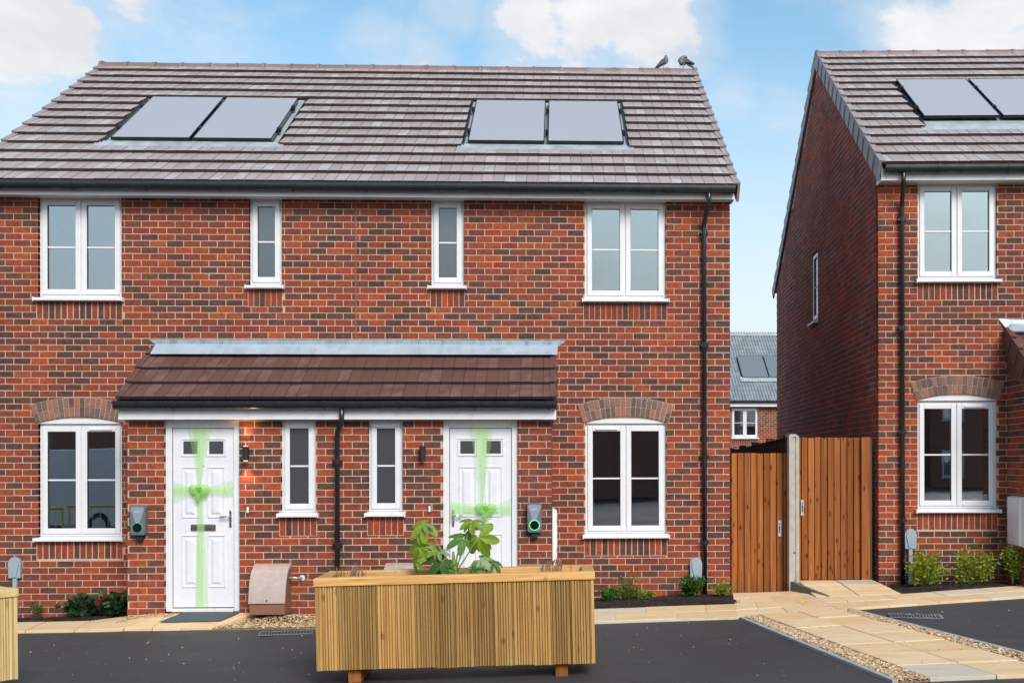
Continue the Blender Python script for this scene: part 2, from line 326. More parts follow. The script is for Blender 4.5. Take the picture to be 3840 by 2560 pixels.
# ------------------------------------------------------------ mesh helpers
class MB:
    def __init__(s): s.v = []; s.f = []; s.m = {}
    def add(s, vs, fs):
        k = len(s.v); s.v += [tuple(v) for v in vs]; s.f += [tuple(i+k for i in f) for f in fs]; return s
    def box(s, x0, x1, y0, y1, z0, z1):
        return s.add([(x0, y0, z0), (x1, y0, z0), (x1, y1, z0), (x0, y1, z0), (x0, y0, z1), (x1, y0, z1), (x1, y1, z1), (x0, y1, z1)],
                     [(3, 2, 1, 0), (4, 5, 6, 7), (0, 1, 5, 4), (1, 2, 6, 5), (2, 3, 7, 6), (3, 0, 4, 7)])
    def prism(s, a, b):                      # two matching loops
        n = len(a)
        return s.add(list(a)+list(b), [tuple(range(n))[::-1], tuple(range(n, 2*n))] + [(i, (i+1) % n, n+(i+1) % n, n+i) for i in range(n)])
    def extx(s, prof, x0, x1): return s.prism([(x0, y, z) for y, z in prof], [(x1, y, z) for y, z in prof])
    def ring(s, x0, x1, z0, z1, w, y0, y1, wb=None, wt=None):      # rectangular frame in the XZ plane, mitre-free
        wb = w if wb is None else wb; wt = w if wt is None else wt
        s.box(x0, x0+w, y0, y1, z0, z1); s.box(x1-w, x1, y0, y1, z0, z1)
        s.box(x0+w, x1-w, y0, y1, z0, z0+wb); s.box(x0+w, x1-w, y0, y1, z1-wt, z1); return s
    def tube(s, path, rad, n=10, cap=True):
        path = [Vector(p) for p in path]; rads = rad if isinstance(rad, (list, tuple)) else [rad]*len(path)
        rings = []; prev = None
        for i, p in enumerate(path):
            d = (path[min(i+1, len(path)-1)] - path[max(i-1, 0)]).normalized()
            a = Vector((1, 0, 0)) if abs(d.x) < .8 else Vector((0, 1, 0))
            if prev is not None: a = prev
            e1 = (a - d*a.dot(d)).normalized(); e2 = d.cross(e1); prev = e1
            rings.append([p + (e1*math.cos(2*math.pi*j/n) + e2*math.sin(2*math.pi*j/n))*rads[i] for j in range(n)])
        k = len(s.v); s.v += [tuple(q) for rg in rings for q in rg]
        for i in range(len(rings)-1):
            for j in range(n): s.f.append((k+i*n+j, k+i*n+(j+1) % n, k+(i+1)*n+(j+1) % n, k+(i+1)*n+j))
        if cap: s.f.append(tuple(k+j for j in range(n))[::-1]); s.f.append(tuple(k+(len(rings)-1)*n+j for j in range(n)))
        return s
    def mesh(s, name):
        me = bpy.data.meshes.new(name); me.from_pydata(s.v, [], s.f); me.update()
        for k, i in s.m.items(): me.polygons[k].material_index = i
        return me
    def build(s, name, mat, parent=None, smooth=False, bev=0, kind=None):
        me = s.mesh(name); me.materials.append(M[mat])
        if smooth: me.polygons.foreach_set('use_smooth', [True]*len(me.polygons))
        return put(name, me, parent, bev, kind)
def put(name, me, parent=None, bev=0, kind=None):
    o = bpy.data.objects.new(name, me); COL.objects.link(o)
    if parent is not None: o.parent = parent
    if bev:
        b = o.modifiers.new('bevel', 'BEVEL'); b.width = bev; b.segments = 2; b.limit_method = 'ANGLE'
    if kind: o['kind'] = kind
    return o
def tag(o, label, cat, group=None, kind=None):
    o['label'] = label
    if cat: o['category'] = cat
    if group: o['group'] = group
    if kind: o['kind'] = kind
    return o
def thing(name, label, cat, loc=(0, 0, 0), rz=0, group=None):
    o = bpy.data.objects.new(name, None); COL.objects.link(o); o.empty_display_size = .1
    o.location = loc; o.rotation_euler = (0, 0, rz)
    return tag(o, label, cat, group)
def struct(o, label=None):
    o['kind'] = 'structure'
    if label: o['label'] = label
    return o
def rsub(rects, h):                            # subtract one rectangle (u0,u1,v0,v1) from a list
    out = []
    for a, b, c, d in rects:
        e, f, g, i = max(a, h[0]), min(b, h[1]), max(c, h[2]), min(d, h[3])
        if e >= f or g >= i: out.append((a, b, c, d)); continue
        if a < e: out.append((a, e, c, d))
        if f < b: out.append((f, b, c, d))
        if c < g: out.append((e, f, c, g))
        if i < d: out.append((e, f, i, d))
    return out
BP, BC, BJ = .192, .075, .0105                # brick pitch, course, joint
def layout(u0, u1, v0, v1, holes=(), phase=0.0, keep=None, datum=.04):
    out = []; k = math.floor((v0-datum)/BC)
    while datum + k*BC < v1:
        z0, z1 = datum+k*BC+BJ/2, datum+(k+1)*BC-BJ/2
        off = (BP/2 if k % 2 else 0) + phase
        i = math.floor((u0-off)/BP)
        while off + i*BP < u1:
            a, b = off+i*BP+BJ/2, off+(i+1)*BP-BJ/2
            rr = [(max(a, u0), min(b, u1), max(z0, v0), min(z1, v1))]
            for h in holes: rr = rsub(rr, h)
            for q in rr:
                if q[1]-q[0] < .018 or q[3]-q[2] < .016: continue
                if keep and not keep(q): continue
                out.append(q + (abs(q[1]-q[0]-(BP-BJ)) < .002 and abs(q[3]-q[2]-(BC-BJ)) < .002,))
            i += 1
        k += 1
    return out
UB = MB()
w_, h_ = (BP-BJ)/2, (BC-BJ)/2
UB.add([(-w_+.002, 0, -h_+.002), (w_-.002, 0, -h_+.002), (w_-.002, 0, h_-.002), (-w_+.002, 0, h_-.002), (-w_, .003, -h_), (w_, .003, -h_), (w_, .003, h_), (-w_, .003, h_), (-w_, .1, -h_), (w_, .1, -h_), (w_, .1, h_), (-w_, .1, h_)],
       [(0, 1, 2, 3), (4, 5, 1, 0), (5, 6, 2, 1), (6, 7, 3, 2), (7, 4, 0, 3), (8, 9, 5, 4), (9, 10, 6, 5), (10, 11, 7, 6), (11, 8, 4, 7), (11, 10, 9, 8)])
BRICK_ME = UB.mesh('brick'); BRICK_ME.materials.append(M['brick'])
def brick_into(mb, q, org, U, Nn, dep=.1):
    a, b, c, d = q[:4]; j = random.uniform(-.0018, .0018)
    org = Vector(org); U = Vector(U); Nn = Vector(Nn); Z = Vector((0, 0, 1)); e = .002
    P = lambda u, v, n: org + U*u + Z*v + Nn*(n+j)
    vs = [P(a+e, c+e, 0), P(b-e, c+e, 0), P(b-e, d-e, 0), P(a+e, d-e, 0), P(a, c, -.003), P(b, c, -.003), P(b, d, -.003), P(a, d, -.003), P(a, c, -dep), P(b, c, -dep), P(b, d, -dep), P(a, d, -dep)]
    mb.add(vs, [(0, 1, 2, 3), (4, 5, 1, 0), (5, 6, 2, 1), (6, 7, 3, 2), (7, 4, 0, 3), (8, 9, 5, 4), (9, 10, 6, 5), (10, 11, 7, 6), (11, 8, 4, 7)])
def core(mb, rects, holes, y0, y1):
    for h in holes: rects = rsub(rects, h)
    for a, b, c, d in rects: mb.box(a, b, y0, y1, c, d)
def build_bricks(parent, layers, nsingle, score):
    """layers: list of (bricks, org, U, N, material). The full bricks that show largest become objects of their own."""
    cand = []
    for li, (bl, org, U, Nn, mt) in enumerate(layers):
        for bi, q in enumerate(bl):
            if q[4] and mt == 'brick' and abs(Nn[1]) > .9:
                s = score(Vector(org) + Vector(U)*((q[0]+q[1])/2) + Vector((0, 0, (q[2]+q[3])/2)))
                if s is not None: cand.append((s, li, bi))
    cand.sort(); single = {(l, b) for _, l, b in cand[:nsingle]}
    by = {}
    for li, (bl, org, U, Nn, mt) in enumerate(layers):
        for bi, q in enumerate(bl):
            if (li, bi) in single:
                c = Vector(org) + Vector(U)*((q[0]+q[1])/2) + Vector((0, 0, (q[2]+q[3])/2)) + Vector(Nn)*random.uniform(-.0018, .0018)
                o = put('brick', BRICK_ME, parent); o.location = c
            else: brick_into(by.setdefault(mt, MB()), q, org, U, Nn)
    for mt, mb in by.items(): mb.build('brickwork', mt, parent, kind='stuff')

# ------------------------------------------------------------ building parts
def window(H, x0, x1, z0, z1, y=.045, nsash=2, vent=1, frosted=False, sill=True, sx=.028, bar=True, name='window'):
    w = MB().ring(x0, x1, z0, z1, .040, y, y+.07)
    xm = (x0+x1)/2
    if nsash == 2: w.box(xm-.02, xm+.02, y+.001, y+.069, z0+.04, z1-.04)
    f = w.build(name, 'upvc', H, bev=.004)
    spans = [(x0+.030, xm-.006), (xm+.006, x1-.030)] if nsash == 2 else [(x0+.030, x1-.030)]
    gm = 'glass_frosted' if frosted else 'glass'
    for i, (a, b) in enumerate(spans):
        MB().ring(a, b, z0+.028, z1-.028, .058, y-.016, y+.045, .062, .062).build('sash', 'upvc', f, bev=.006)
        ga, gb, gc, gd = a+.056, b-.056, z0+.088, z1-.088
        MB().ring(ga-.001, gb+.001, gc-.001, gd+.001, .006, y-.004, y+.02).build('gasket', 'rubber_black', f)
        zm = (gc+gd)/2
        if bar:
            MB().box(ga, gb, y+.000, y+.026, zm-.009, zm+.009).build('glazing_bar', 'upvc', f)
            MB().box(ga, gb, y+.012, y+.016, gc, zm-.009).build('pane', gm, f); MB().box(ga, gb, y+.012, y+.016, zm+.009, gd).build('pane', gm, f)
        else: MB().box(ga, gb, y+.012, y+.016, gc, gd).build('pane', gm, f)
        if vent == i+1: MB().box((a+b)/2-.13, (a+b)/2+.13, y-.032, y-.014, z1-.075, z1-.052).build('trickle_vent', 'upvc', f, bev=.004)
    if sill:
        MB().extx([(y+.02, z0-.055), (-.062, z0-.055), (-.068, z0-.050), (-.068, z0-.028), (-.055, z0-.020), (y-.002, z0-.002), (y+.02, z0-.002)], x0-sx, x1+sx).build('sill', 'upvc', f, bev=.003)
        for a in (x0-sx-.006, x1+sx-.004): MB().box(a, a+.010, -.074, y, z0-.062, z0-.012).build('sill_end_cap', 'upvc', f, bev=.003)
    return f
def soldiers(H, wall, x0, x1, zt, me=[None]):
    n = round((x1-x0)/.0672); p = (x1-x0)/n
    if me[0] is None:
        mb = MB(); a, b, e = .0288, .097, .002
        mb.add([(-a+e, 0, -b+e), (a-e, 0, -b+e), (a-e, 0, b-e), (-a+e, 0, b-e), (-a, .003, -b), (a, .003, -b), (a, .003, b), (-a, .003, b), (-a, .09, -b), (a, .09, -b), (a, .09, b), (-a, .09, b)],
               [(0, 1, 2, 3), (4, 5, 1, 0), (5, 6, 2, 1), (6, 7, 3, 2), (7, 4, 0, 3), (8, 9, 5, 4), (9, 10, 6, 5), (10, 11, 7, 6), (11, 8, 4, 7)])
        me[0] = mb.mesh('soldier_brick'); me[0].materials.append(M['brick'])
    for i in range(n):
        o = put('soldier_brick', me[0], wall); o.location = (x0+p*(i+.5), random.uniform(-.002, .002), zt-.101)
def arch(H, wall, x0, x1, zs, rise=.075, thick=.222):
    xm = (x0+x1)/2; c = x1-x0; Rr = c*c/(8*rise)+rise/2; ha = math.asin(c/2/Rr); zc = zs+rise-Rr
    n = 18; da = 2*ha/n
    arc = lambda rad, k: [(xm+rad*math.sin(-ha+2*ha*i/k), zc+rad*math.cos(-ha+2*ha*i/k)) for i in range(k+1)]
    o_, i_ = arc(Rr+thick, 24), arc(Rr, 24)
    mb = MB()
    for i in range(24):
        q = [o_[i], o_[i+1], i_[i+1], i_[i]]
        mb.prism([(x, -.004, z) for x, z in q][::-1], [(x, .03, z) for x, z in q][::-1])
    A = mb.build('arch', 'mortar', H)
    for ring, (ra, rb) in enumerate(((Rr+.004, Rr+thick*.49), (Rr+thick*.49+.009, Rr+thick-.004))):
        g = .0046
        vs = [(ra, -da/2+g/ra), (rb, -da/2+g/rb), (rb, da/2-g/rb), (ra, da/2-g/ra)]
        P = [(r*math.sin(a), r*math.cos(a)) for r, a in vs]
        me = MB().prism([(x, -.011, z) for x, z in P], [(x, .02, z) for x, z in P]).mesh('arch_brick'); me.materials.append(M['arch_brick'])
        for i in range(n):
            b = put('arch_brick', me, A); b.location = (xm, random.uniform(-.002, .001), zc); b.rotation_euler = (0, -ha+da*(i+.5), 0)
    seg = arc(Rr-.004, 20)
    MB().prism([(x, .012, z) for x, z in seg][::-1], [(x, .06, z) for x, z in seg][::-1]).build('arch_panel', 'upvc', A)
    return A

def tile_verts(w, L, gauge, half=False):
    mb = MB()
    zt = lambda y: .064 - .042*y/gauge
    halves = [(0.0, w-.004)] if half else [(0.0, w/2-.0035), (w/2+.0035, w-.004)]
    for a, b in halves:
        T, B = [zt(0), zt(L)], [zt(0)-.042, zt(L)-.042]
        mb.add([(a, .004, T[0]), (b, .004, T[0]), (b, L, T[1]), (a, L, T[1]), (a, 0, T[0]-.004), (b, 0, T[0]-.004), (a, 0, B[0]), (b, 0, B[0]), (b, L, B[1]), (a, L, B[1])],
               [(0, 1, 2, 3), (4, 5, 1, 0), (6, 7, 5, 4), (9, 8, 7, 6), (0, 3, 9, 6, 4), (1, 5, 7, 8, 2)])
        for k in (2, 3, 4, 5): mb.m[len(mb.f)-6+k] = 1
    if not half:
        a, b = w/2-.0035, w/2+.0035
        mb.add([(a, .003, zt(0)-.006), (b, .003, zt(0)-.006), (b, L, zt(L)-.006), (a, L, zt(L)-.006), (a, .003, zt(0)-.024), (b, .003, zt(0)-.024)], [(0, 1, 2, 3), (4, 5, 1, 0)])
    return mb
def roof(H, x0, x1, Ye, Ze, tan, n, gauge, mat, holes=(), nsingle=300, pname='roof', score=None, topcut=None):
    """holes: (xa, xb, first course, last course) left open for panels"""
    c = 1/math.sqrt(1+tan*tan); s = tan*c
    frame = lambda x, ss: Matrix(((1, 0, 0, x), (0, c, -s, Ye+ss*c), (0, s, c, Ze+ss*s), (0, 0, 0, 1)))
    L = n*gauge if topcut is None else topcut
    deck = MB(); F = frame(0, 0)
    P = lambda x, ss, h: F @ Vector((x, ss, h))
    deck.prism([P(x0+.03, .05, -.05), P(x1-.03, .05, -.05), P(x1-.03, L, -.05), P(x0+.03, L, -.05)], [P(x0+.03, .05, -.004), P(x1-.03, .05, -.004), P(x1-.03, L, -.004), P(x0+.03, L, -.004)])
    RF = deck.build(pname, 'roof_felt', H)
    nt_ = round((x1-x0)/.2545-.5)+.5; w = (x1-x0)/nt_
    full = {}; rest = MB(); items = []
    for k in range(n):
        ss = k*gauge; Lk = min(gauge+.055, L-ss)
        if Lk < .05: continue
        edges = [x0]; x = x0 + (w/2 if k % 2 else w)
        while x < x1-1e-4: edges.append(x); x += w
        edges.append(x1)
        for a, b in zip(edges[:-1], edges[1:]):
            segs = [(a, b)]
            for ha, hb, k0, k1 in holes:
                if k0 <= k <= k1: segs = [q for sg in segs for q in ((sg[0], min(sg[1], ha)), (max(sg[0], hb), sg[1])) if q[1]-q[0] > .02]
            for q in segs:
                isfull = abs(q[1]-q[0]-w) < .002 and Lk > gauge
                items.append((q[0], q[1], ss, Lk, isfull))
    fl = [i for i, it in enumerate(items) if it[4]]
    key = lambda i: (frame((items[i][0]+items[i][1])/2, items[i][2]).translation)
    fl = [i for i in fl if score is None or score(key(i)) is not None]
    if score: fl.sort(key=lambda i: score(key(i)))
    single = set(fl[:nsingle])
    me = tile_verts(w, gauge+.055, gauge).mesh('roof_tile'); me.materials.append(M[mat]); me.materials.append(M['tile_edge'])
    for i, (a, b, ss, Lk, isf) in enumerate(items):
        fm = frame(a, ss + random.uniform(-.003, .003)) @ Matrix.Rotation(random.uniform(-.004, .004), 4, 'Z') @ Matrix.Translation((0, 0, random.uniform(0, .003)))
        if i in single:
            o = put('roof_tile', me, RF); o.matrix_basis = fm
        else:
            tv = tile_verts(b-a, Lk, gauge, half=(b-a) < w*.72)
            k0 = len(rest.f); rest.add([fm @ Vector(v) for v in tv.v], tv.f)
            for k, i_ in tv.m.items(): rest.m[k0+k] = i_
    if rest.v:
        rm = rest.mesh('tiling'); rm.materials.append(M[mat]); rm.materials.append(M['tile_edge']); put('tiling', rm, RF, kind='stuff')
    return RF, frame
def ridge(RF, x0, x1, y, z, mat='ridge_tile', step=.394, rad=.115):
    n = round((x1-x0)/step); st = (x1-x0)/n; me = MB(); A = [R(a) for a in range(-8, 189, 14)]
    o_ = [(rad*math.cos(a), rad*math.sin(a)*.86) for a in A]
    for (xa, xb, k) in ((0, st-.05, 1.0), (st-.05, st-.006, 1.08)):
        out = [(k*p, k*q) for p, q in o_]; inn = [(.86*p, .86*q) for p, q in o_]
        loop = out + inn[::-1]; me.extx(loop, xa, xb)
    m = me.mesh('ridge_tile'); m.materials.append(M[mat])
    for i in range(n):
        o = put('ridge_tile', m, RF); o.location = (x0+i*st, y, z-.042+random.uniform(-.003, .003))
    for x, d in ((x0-.02, 1), (x1-.02, 1)): MB().extx([(1.16*p, 1.16*q) for p, q in o_], x, x+.04).build('ridge_end_cap', mat, RF).location = (0, y, z-.042)
def verge(RF, frame, x, side, n, gauge, mat='verge', drop=.15):
    """dry-verge caps, one for each course; side = -1 on a left gable, +1 on a right one"""
    a, b = (x-.028, x+.05) if side < 0 else (x-.05, x+.028)
    oa, ob = (x-.028, x+.002) if side < 0 else (x-.002, x+.028)
    L = gauge-.010
    oa2, ob2 = (oa+.012, ob) if side < 0 else (oa, ob-.012)
    mb = MB()
    mb.prism([(oa, 0, -drop-.012), (ob, 0, -drop-.012), (ob, 0, .070), (oa, 0, .070)], [(oa2, L, -drop), (ob2, L, -drop), (ob2, L, .044), (oa2, L, .044)])
    ia, ib = (ob, b) if side < 0 else (a, oa)
    mb.prism([(ia, 0, .05), (ib, 0, .05), (ib, 0, .0655), (ia, 0, .0655)], [(ia, L, .026), (ib, L, .026), (ib, L, .0415), (ia, L, .0415)])
    me = mb.mesh('verge_cap'); me.materials.append(M[mat])
    for k in range(n):
        o = put('verge_cap', me, RF); o.matrix_basis = frame(0, k*gauge-.004) @ Matrix.Translation((0, 0, .002))
def gutter(H, x0, x1, yc, zt, br=.82, rad=.056, first=.4):
    A = [R(a) for a in range(180, 361, 15)]
    prof = [(yc+rad*math.cos(a), zt-.03+rad*1.05*math.sin(a)) for a in A]
    prof = [(yc-rad, zt)] + prof + [(yc+rad, zt)]
    inn = [(yc+(p-yc)*.92, zt-.03+(q-zt+.03)*.92) for p, q in prof[1:-1]]; inn = [(yc-rad*.92, zt)] + inn + [(yc+rad*.92, zt)]
    G = MB().extx(prof + inn[::-1], x0, x1).build('gutter', 'gutter_black', H)
    for xe in (x0-.004, x1): MB().extx(prof, xe, xe+.004).build('gutter_stop', 'gutter_black', G)
    bp = [(yc+(p-yc)*1.12, zt-.03+(q-zt+.03)*1.12) for p, q in prof]
    me = MB().extx(bp + [(p*1.0, q) for p, q in prof[::-1]], -.012, .012)
    me.box(-.012, .012, yc+rad*1.1, yc+rad*1.1+.02, zt-.115, zt)
    m = me.mesh('gutter_bracket'); m.materials.append(M['gutter_black'])
    x = x0+first
    while x < x1-.05: put('gutter_bracket', m, G).location = (x, 0, 0); x += br
    return G
def downpipe(H, path, brackets, ywall, rad=.027):
    D = MB().tube(path, rad, 12).build('downpipe', 'gutter_black', H, smooth=True)
    for x, y, z in brackets:
        MB().box(x-.05, x+.05, y-.012, ywall, z-.014, z+.014).tube([(x, y, z-.03), (x, y, z+.03)], rad*1.22, 12).build('pipe_clip', 'gutter_black', D)
    return D
def frustum(mb, x0, x1, z0, z1, ya, yb, ins):
    return mb.prism([(x0, ya, z0), (x1, ya, z0), (x1, ya, z1), (x0, ya, z1)][::-1], [(x0+ins, yb, z0+ins), (x1-ins, yb, z0+ins), (x1-ins, yb, z1-ins), (x0+ins, yb, z1-ins)][::-1])
def door(H, x0, x1, z0, z1, y, hinge):
    fr = MB(); w = .068; fr.box(x0, x0+w, y, y+.07, z0, z1); fr.box(x1-w, x1, y, y+.07, z0, z1); fr.box(x0+w, x1-w, y, y+.07, z1-.085, z1); fr.box(x0+w, x1-w, y-.03, y+.07, z0, z0+.035)
    fr.build('door_frame', 'upvc', H, bev=.005)
    a, b, c, d = x0+w+.006, x1-w-.006, z0+.045, z1-.091; yl = y+.022
    lf = MB().box(a, b, yl, yl+.045, c, d).build('door', 'door_white', H, bev=.003)
    MB().ring(a-.006, b+.006, c-.008, d+.006, .006, yl+.006, yl+.03).build('door_seal', 'rubber_black', lf)
    W_ = b-a; Hh = d-c
    def mould(xa, xb, za, zb, kind):
        mb = MB()
        for (p, q, r_, s_) in ((xa, xb, za, za+.014), (xa, xb, zb-.014, zb), (xa, xa+.014, za+.014, zb-.014), (xb-.014, xb, za+.014, zb-.014)): frustum(mb, p, q, r_, s_, yl+.001, yl-.010, .004)
        if kind == 'panel': frustum(mb, xa+.034, xb-.034, za+.034, zb-.034, yl+.001, yl-.012, .026)
        mb.build('panel_moulding', 'door_white', lf)
    for s0, s1 in ((.125, .45), (.55, .875)):
        mould(a+W_*s0, a+W_*s1, c+Hh*.843, c+Hh*.945, 'glass')
        mould(a+W_*(s0+.02), a+W_*(s1-.02), c+Hh*.500, c+Hh*.785, 'panel')
        mould(a+W_*(s0+.02), a+W_*(s1-.02), c+Hh*.110, c+Hh*.405, 'panel')
        MB().box(a+W_*s0+.03, a+W_*s1-.03, yl-.004, yl+.004, c+Hh*.843+.03, c+Hh*.945-.03).build('pane', 'glass_frosted', lf)
    lx, lz = (a+b)/2, c+Hh*.447
    lb = MB().box(lx-.135, lx+.135, yl-.014, yl-.001, lz-.036, lz+.036).build('letter_plate', 'chrome', lf, bev=.004)
    MB().box(lx-.11, lx+.11, yl-.020, yl-.013, lz-.022, lz+.022).build('letter_flap', 'chrome', lb, bev=.003)
    MB().tube([(lx, yl+.002, c+Hh*.79), (lx, yl-.008, c+Hh*.79)], .008, 10).build('spyhole', 'chrome', lf)
    hx = b-.035 if hinge == 'L' else a+.035; hd = -1 if hinge == 'L' else 1; hz = c+Hh*.508
    hb = MB().box(hx-.013, hx+.013, yl-.012, yl-.001, hz-.12, hz+.07).build('handle_plate', 'chrome', lf, bev=.005)
    MB().tube([(hx, yl-.01, hz), (hx, yl-.05, hz), (hx+hd*.02, yl-.055, hz), (hx+hd*.105, yl-.05, hz-.002)], .009, 8).build('handle_lever', 'chrome', hb, smooth=True)
    MB().tube([(hx, yl-.01, hz-.075), (hx, yl-.02, hz-.075)], .009, 10).build('key_cylinder', 'chrome', hb)
    return lf, (a, b, c, d, yl)
def score_front(lim):
    def f(p):
        if p.x < lim[0] or p.x > lim[1] or p.z < lim[2]: return None
        if -2.5 < p.x < -.15 and p.z < .42 and p.y < -.5: return None
        return (p-CAM).length
    return f

# ------------------------------------------------------------ the pair of houses
TAN = .693
LH = thing('brick_house', 'semi-detached red brick house with brown tiled roof, two white doors under a shared lean-to porch', 'house', (0, 0, 0))
X0, X1, ZT = -6.70, 2.00, 4.722
wins = [(-5.964, -5.023, 3.592, 4.735), (.297, 1.249, 3.602, 4.735), (-3.573, -3.2, 3.742, 4.735), (-1.487, -1.105, 3.745, 4.735), (-5.965, -5.023, .845, 2.135), (.30, 1.25, .853, 2.137)]
sold = [(-5.984, -5.015, 3.536), (.285, 1.26, 3.546), (-3.585, -3.195, 3.686), (-1.492, -1.098, 3.689), (-5.985, -5.012, .789), (.288, 1.258, .797)]
holes = [(a, b, c-.055, ZT+.1) for a, b, c, d in wins[:4]] + [(a, b, c-.055, d) for a, b, c, d in wins[4:]]
holes += [(a+.02, b-.02, 2.10, 2.200) for a, b in ((-5.965, -5.023), (.30, 1.25))]
bholes = holes + [(a-.004, b+.004, z-.206, z+.002) for a, b, z in sold]
wl = MB(); core(wl, [(X0+.008, X1-.008, -.4, ZT+.1)], holes, .0045, .13)
WALL = wl.build('wall', 'mortar', LH)
main = layout(X0, X1, -.35, ZT, bholes, keep=lambda q: not (-2.361 < (q[0]+q[1])/2 < -2.347), phase=.0)
# movement joint splits the courses above the lean-to
mj = []
for q in main:
    if q[0] < -2.36 and q[1] > -2.348 and q[2] > 3.05:
        mj += [(q[0], -2.362, q[2], q[3], False), (-2.346, q[1], q[2], q[3], False)]
    else: mj.append(q)
PX0, PX1, PY, PZ = -4.674, -.08, -.75, 2.165
pw = [(-3.024, -2.646, 1.150, 2.148), (-2.082, -1.709, 1.153, 2.148)]
pd = [(-4.273, -3.472, .072, 2.150), (-1.275, -.456, .072, 2.150)]
ps = [(-3.04, -2.64, 1.094), (-2.09, -1.70, 1.097)]
ph = [(a, b, c-.055, d+.1) for a, b, c, d in pw] + [(a, b, -.4, d+.1) for a, b, c, d in pd]
pb = layout(PX0, PX1, -.35, PZ, ph + [(a-.004, b+.004, z-.206, z+.002) for a, b, z in ps], phase=.05)
side = lambda yy: None
gab_r = layout(.102, 7.6, -.35, 7.6, [], keep=lambda q: q[3] < 4.89+TAN*(min(max(q[0], q[1]), 7.41-min(q[0], q[1]))+.25)-.24, phase=.0)
ret_l = layout(0, .75-.102, -.35, PZ, [], phase=.0)
layers = [(mj, (0, 0, 0), (1, 0, 0), (0, -1, 0), 'brick'), (pb, (0, PY, 0), (1, 0, 0), (0, -1, 0), 'brick'),
          (gab_r, (X1, 0, 0), (0, 1, 0), (1, 0, 0), 'brick'),
          (ret_l, (PX0, 0, 0), (0, -1, 0), (-1, 0, 0), 'brick'), (ret_l, (PX1, -.102-.546, 0), (0, 1, 0), (1, 0, 0), 'brick')]
build_bricks(WALL, layers, 300, score_front((-6.1, 2.1, .0)))
MB().box(-2.360, -2.348, -.001, .02, 3.08, ZT).build('movement_joint', 'joint_red', WALL)
# porch wall core and returns
pc = MB(); core(pc, [(PX0+.008, PX1-.008, -.4, PZ+.02)], ph, PY+.0045, PY+.11)
for a, b in ((PX0+.008, PX0+.11), (PX1-.11, PX1-.008)): pc.prism([(a, y, z) for y, z in ((PY+.11, -.4), (PY+.11, PZ+.10), (.008, PZ+.62), (.008, -.4))], [(b, y, z) for y, z in ((PY+.11, -.4), (PY+.11, PZ+.10), (.008, PZ+.62), (.008, -.4))])
PWALL = pc.build('porch_wall', 'mortar', LH)
# gables, back, floors
g = MB()
gy = [(.13, -.4), (.13, 4.89+TAN*.38-.06), (3.68, 4.89+TAN*3.93-.06), (7.40, 4.89+TAN*.25-.1), (7.40, -.4)]
for a, b in ((X1-.13, X1-.008), (X0+.008, X0+.13)): g.prism([(a, y, z) for y, z in gy], [(b, y, z) for y, z in gy])
core(g, [(X0+.13, X1-.13, -.4, 4.95)], [(-2.2, -.6, .15, 2.2), (-5.6, -3.6, .15, 2.2)], 7.25, 7.40)  # rear openings added to let light into the ground-floor rooms
g.build('gable_wall', 'mortar', LH)
ins = MB()
for z in (-.05, 2.38, 4.80): ins.box(X0+.14, X1-.14, .14, 7.2, z, z+.1)
ins.box(X0+.14, X1-.14, 4.0, 4.1, 2.49, 4.79)
for x in (-4.75, -2.42, -.05): ins.box(x, x+.1, .14, 3.98, 2.49, 4.79); ins.box(x, x+.1, .14, 1.6, .06, 2.37)
ins.build('partition', 'plaster', LH)
for a, b in ((.6, 2.2), (3.6, 5.6)):  # unseen windows added at the back so the rooms look brighter
    rw = window(LH, a, b, .15, 2.2, vent=0, bar=False, sill=False, name='added_rear_window'); rw.matrix_basis = Matrix.Translation((0, 7.40, 0)) @ Matrix.Rotation(math.pi, 4, 'Z')
for i, (a, b, c, d) in enumerate(wins):
    window(LH, a, b, c, d, nsash=2 if b-a > .6 else 1, vent={0: 2, 1: 1, 4: 2, 5: 1}.get(i, 0), frosted=b-a < .6)
for a, b, z in sold: soldiers(LH, WALL, a, b, z)
arch(LH, WALL, -5.99, -5.005, 2.140); arch(LH, WALL, .275, 1.272, 2.142)
PE = bpy.data.objects.new('porch', None); COL.objects.link(PE); PE.parent = LH; PE.location = (0, PY, 0)
for a, b, c, d in pw: window(PE, a, b, c, d, nsash=1, frosted=True, name='porch_window')
for a, b, z in ps:
    n0 = len(bpy.data.objects); soldiers(PE, PWALL, a, b, z)
for o in PWALL.children:
    if o.name.startswith('soldier'): o.location.y += PY
D1, d1 = door(LH, *pd[0], PY+.035, 'L'); D2, d2 = door(LH, *pd[1], PY+.035, 'R')
# main roof: three of every fifteen courses stay open where the solar panels sit
GA = .3185
RFL, FRL = roof(LH, -6.735, 2.05, -.25, 4.825, TAN, 15, GA, 'roof_tile', holes=[(-5.60, -3.42, 4, 9), (-1.20, .878, 4, 9)], score=lambda p: (p-CAM).length if p.x > -6.6+max(0, 2-p.y)*.25 else None)
ry = -.25+15*GA*.8219; rz = 4.825+15*GA*.8219*TAN
ridge(RFL, -6.74, 2.06, ry, rz)
verge(RFL, FRL, 2.05, 1, 15, GA); verge(RFL, FRL, -6.735, -1, 15, GA)
MB().prism([(X0-.03, ry, rz+.02), (X1+.04, ry, rz+.02), (X1+.04, 7.65, 4.85), (X0-.03, 7.65, 4.85)], [(X0-.03, ry, rz-.03), (X1+.04, ry, rz-.03), (X1+.04, 7.65, 4.80), (X0-.03, 7.65, 4.80)]).build('rear_roof', 'roof_tile', LH)
MB().box(-6.73, 2.025, -.185, -.165, 4.712, 4.875).build('fascia', 'upvc', LH, bev=.003)
MB().box(-6.72, 2.015, -.163, .10, 4.726, 4.74).build('soffit', 'upvc_warm', LH)
